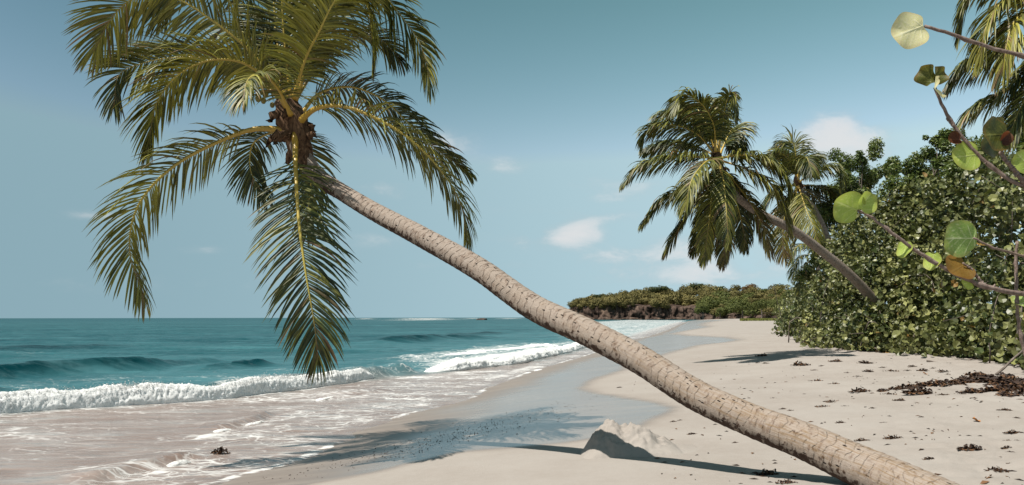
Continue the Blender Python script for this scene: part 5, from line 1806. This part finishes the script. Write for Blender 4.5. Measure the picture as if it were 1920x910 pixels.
NAMED = [((530, 568), 45, "lone small seaweed clump on bare sand right of the sand heap"),
         ((850, 737), 95, "reddish seaweed clump lying in the trunk's shadow near the bottom edge"),
         ((935, 774), 95, "seaweed clump at the bottom edge just below the trunk's shadow"),
         ((1700, 632), 105, "long spiky seaweed clump on the rough sand at lower right"),
         ((1370, 587), 75, "seaweed clump with an upright lump above the trunk's thick end"),
         ((1247, 594), 65, "thin seaweed strand left of the upright lump above the trunk"),
         ((1525, 673), 60, "flat seaweed scrap just above the trunk's buried end"),
         ((1880, 563), 80, "dark seaweed clump by the right edge, topmost on the rough sand"),
         ((1852, 627), 55, "seaweed scrap below the dark clump at the right edge"),
         ((228, 373), 25, "lone seaweed bit on the dry tongue between two wet patches"),
         ((985, 281), 75, "spread out seaweed clump nearest the middle palm's shadow"),
         ((1252, 273), 62, "seaweed clump directly in front of the middle of the hedge"),
         ((1133, 264), 55, "seaweed clump at the foot of the hedge left of the middle"),
         ((825, 242), 52, "faint seaweed scrap below the tip of the middle palm's shadow"),
         ((1482, 397), 135, "long low seaweed clump just below the left end of the dark bank"),
         ((1400, 427), 52, "single seaweed clump below the left tail of the dark bank"),
         ((1838, 467), 52, "brown seaweed clump alone on smooth sand near the right edge"),
         ((1810, 722), 85, "seaweed strand beside the dark hollow at the bottom right corner"),
         ((1240, 392), 98, "thin seaweed line forming the left tip of the dark bank")]
for (x, y), wd, lab in NAMED:
    clump(*cr(x, y), wd / 2.2326, lab, proto=WEED[random.randrange(4)])
SMALL = [(712, 604, 30), (828, 613, 15), (1050, 345, 62), (1125, 357, 48), (1228, 327, 42), (1268, 306, 42), (1075, 283, 26), (1365, 304, 55), (1432, 302, 36), (1497, 304, 52), (1590, 307, 72),
         (950, 469, 42), (1075, 453, 62), (1110, 433, 66), (1172, 450, 32), (873, 417, 26), (1288, 460, 36), (1155, 521, 46), (1333, 520, 40), (1490, 497, 30), (1850, 594, 32), (1862, 643, 42), (1820, 664, 15),
         (1790, 548, 16), (1860, 690, 32), (735, 776, 26), (1280, 398, 36), (1355, 400, 56), (1580, 404, 52), (1712, 417, 36), (480, 510, 22), (455, 516, 32), (910, 463, 32), (840, 272, 30), (808, 270, 28), (1890, 592, 24),
         (1600, 318, 22), (1660, 400, 40), (1690, 500, 16), (1610, 455, 18), (1210, 420, 22), (1000, 400, 18), (1040, 300, 30), (1180, 310, 26), (1330, 290, 30), (1450, 285, 36), (1540, 292, 30), (1890, 500, 26)]
for x, y, wd in SMALL:
    clump(*cr(x, y), wd / 2.2326, "small scrap of dark seaweed scattered on the dry sand above the trunk", 'seaweed scraps scattered on the dry sand', proto=WEED[random.randrange(7)])
clump(414, 851, 32, "dark seaweed lump washed in the foam at the end of the small wave", proto=WEED[0], zs=1.8)
clump(220, 884, 36, "dark seaweed streak afloat in the brown wash at lower left", proto=WEED[5])

# the long dark bank: one continuous heap
bag = Bag(('var',))
rg = np.random.default_rng(77)
BANK = [(1330, 388, 60), (1385, 380, 70), (1440, 373, 110), (1500, 367, 100), (1560, 360, 120), (1620, 356, 110), (1680, 350, 120), (1715, 322, 90), (1742, 330, 110), (1770, 348, 170), (1830, 340, 120),
        (1865, 352, 170), (1900, 362, 150), (1870, 376, 150), (1800, 384, 130), (1710, 393, 110), (1850, 402, 110), (1930, 370, 160), (1950, 400, 140), (1990, 385, 150)]
b0 = ground(*cr(1700, 360))
for x, y, wd in BANK:
    g = ground(*cr(x, y))
    s_ = wd / 2.2326 * g.y / FPX * 1.15
    src = WEED[rg.integers(4)]
    n = len(src.vertices)
    V = np.zeros(n * 3); src.vertices.foreach_get('co', V); V = V.reshape(-1, 3)
    V = V * np.array([s_, s_ * 1.5, s_ * .8])
    a = rg.uniform(0, 6.28) * .15
    V = np.stack([V[:, 0] * math.cos(a) - V[:, 1] * math.sin(a), V[:, 0] * math.sin(a) + V[:, 1] * math.cos(a), V[:, 2]], 1) + np.array(g)
    V[:, 2] += beach_z(V[:, 0], V[:, 1]) - g.z - .004
    F = np.array([p_.vertices[:] for p_ in src.polygons])
    va = np.zeros(n * 4); src.attributes['var'].data.foreach_get('color', va)
    bag.add(V, F, 0, var=va.reshape(-1, 4)[:, :3])
link('seaweed_bank', bag.mesh('seaweed_bank', [M_WEED], False, origin=tuple(b0)), loc=b0,
     label="long thick dark bank of washed up seaweed on the sand below the hedge at right", category='seaweed')

# crumbs of weed and twigs nobody could count
bag = Bag(('var',))
for k in range(2200):
    px = rg.uniform(1180, 1990); py = rg.uniform(655, 905)
    if rg.random() > np.interp(px, [1180, 1500, 1900], [.12, .6, 1]) * np.interp(py, [655, 720, 800, 905], [1, .8, .5, .35]):
        continue
    gx = None
    d = ray(px, py); kk = (.75 - CAMZ) / d.z
    x, y = d.x * kk, d.y * kk
    if y < 3 or y > 30 or float(fbm2(np.array([x * .5]), np.array([y * 1.6]), 3, 777)[0]) < .02 + .1 * rg.normal(): continue
    L = rg.uniform(.008, .05); a = rg.uniform(0, 6.28)
    dx, dy = math.cos(a) * L, math.sin(a) * L
    wd = L * rg.uniform(.12, .4)
    bag.add([(x - dx, y - dy, 0), (x - dy * wd / L, y + dx * wd / L, .012), (x + dx, y + dy, .004), (x + dy * wd / L, y - dx * wd / L, .009)], [[0, 1, 2], [0, 2, 3]], 0, var=np.tile([rg.random() * 1.2, 0, 0], (4, 1)))
me = bag.mesh('beach_litter', [M_WEED], False)
V = np.zeros(len(me.vertices) * 3); me.vertices.foreach_get('co', V); V = V.reshape(-1, 3)
V[:, 2] += beach_z(V[:, 0], V[:, 1]); me.vertices.foreach_set('co', V.ravel()); me.update()
link('beach_litter', me, kind='stuff')
# leaf litter in the shade along the hedge foot
bag = Bag(('var',))
for k in range(1500):
    px = rg.uniform(1500, 2060); v = rg.uniform(-.10, .35)
    c, g, H = hedge_pt(px, v)
    c[2] = g + rg.uniform(.005, .04)
    scatter(bag, c[None, :], np.array([[rg.normal() * .3, rg.normal() * .3, 1]]), np.array([rg.uniform(.06, .14)]), rg, PROTO, np.array([[.2, rg.uniform(.6, 1), rg.random() * .6]]))
link('leaf_litter', bag.mesh('leaf_litter', [M_GRAPE], False), kind='stuff')
# two bleached orange leaves
for (x, y), lab in (((1722, 515), "orange fallen leaf alone on the smooth sand at right"), ((1507, 318), "orange fallen leaf on the sand above the seaweed bank")):
    g = ground(*cr(x, y))
    Vp, Fp = PROTO[1]
    o = link('fallen_leaf', mk_mesh('fallen_leaf', Vp, Fp, M_ORANGE, False), loc=(g.x, g.y, g.z + .012), label=lab, category='leaf')
    o.scale = (.10, .10, .10); o.rotation_euler = (.5, .2, 1)
# wet pebbles and shell grit on the wet sand
bag = Bag(('var',))
for k in range(900):
    cx = rg.normal() * 150 + 850; cyy = 846 - (cx - 700) * .17 + rg.normal() * 11
    d = ray(cx, cyy); kk = (.2 - CAMZ) / d.z
    x, y = d.x * kk, d.y * kk
    r = rg.uniform(.004, .013)
    dd = rg.normal(size=(4, 3)); dd /= np.linalg.norm(dd, axis=1, keepdims=True)
    bag.add(np.array([x, y, 0]) + dd * r * np.array([1.3, 1.3, .6]), np.array([[0, 1, 2], [0, 2, 3], [0, 3, 1], [1, 3, 2]]), 0, var=np.tile([rg.random() * .5, 0, 0], (4, 1)))
me = bag.mesh('beach_grit', [M_WEED], False)
V = np.zeros(len(me.vertices) * 3); me.vertices.foreach_get('co', V); V = V.reshape(-1, 3)
V[:, 2] += beach_z(V[:, 0], V[:, 1]) + .003; me.vertices.foreach_set('co', V.ravel()); me.update()
link('beach_grit', me, kind='stuff')
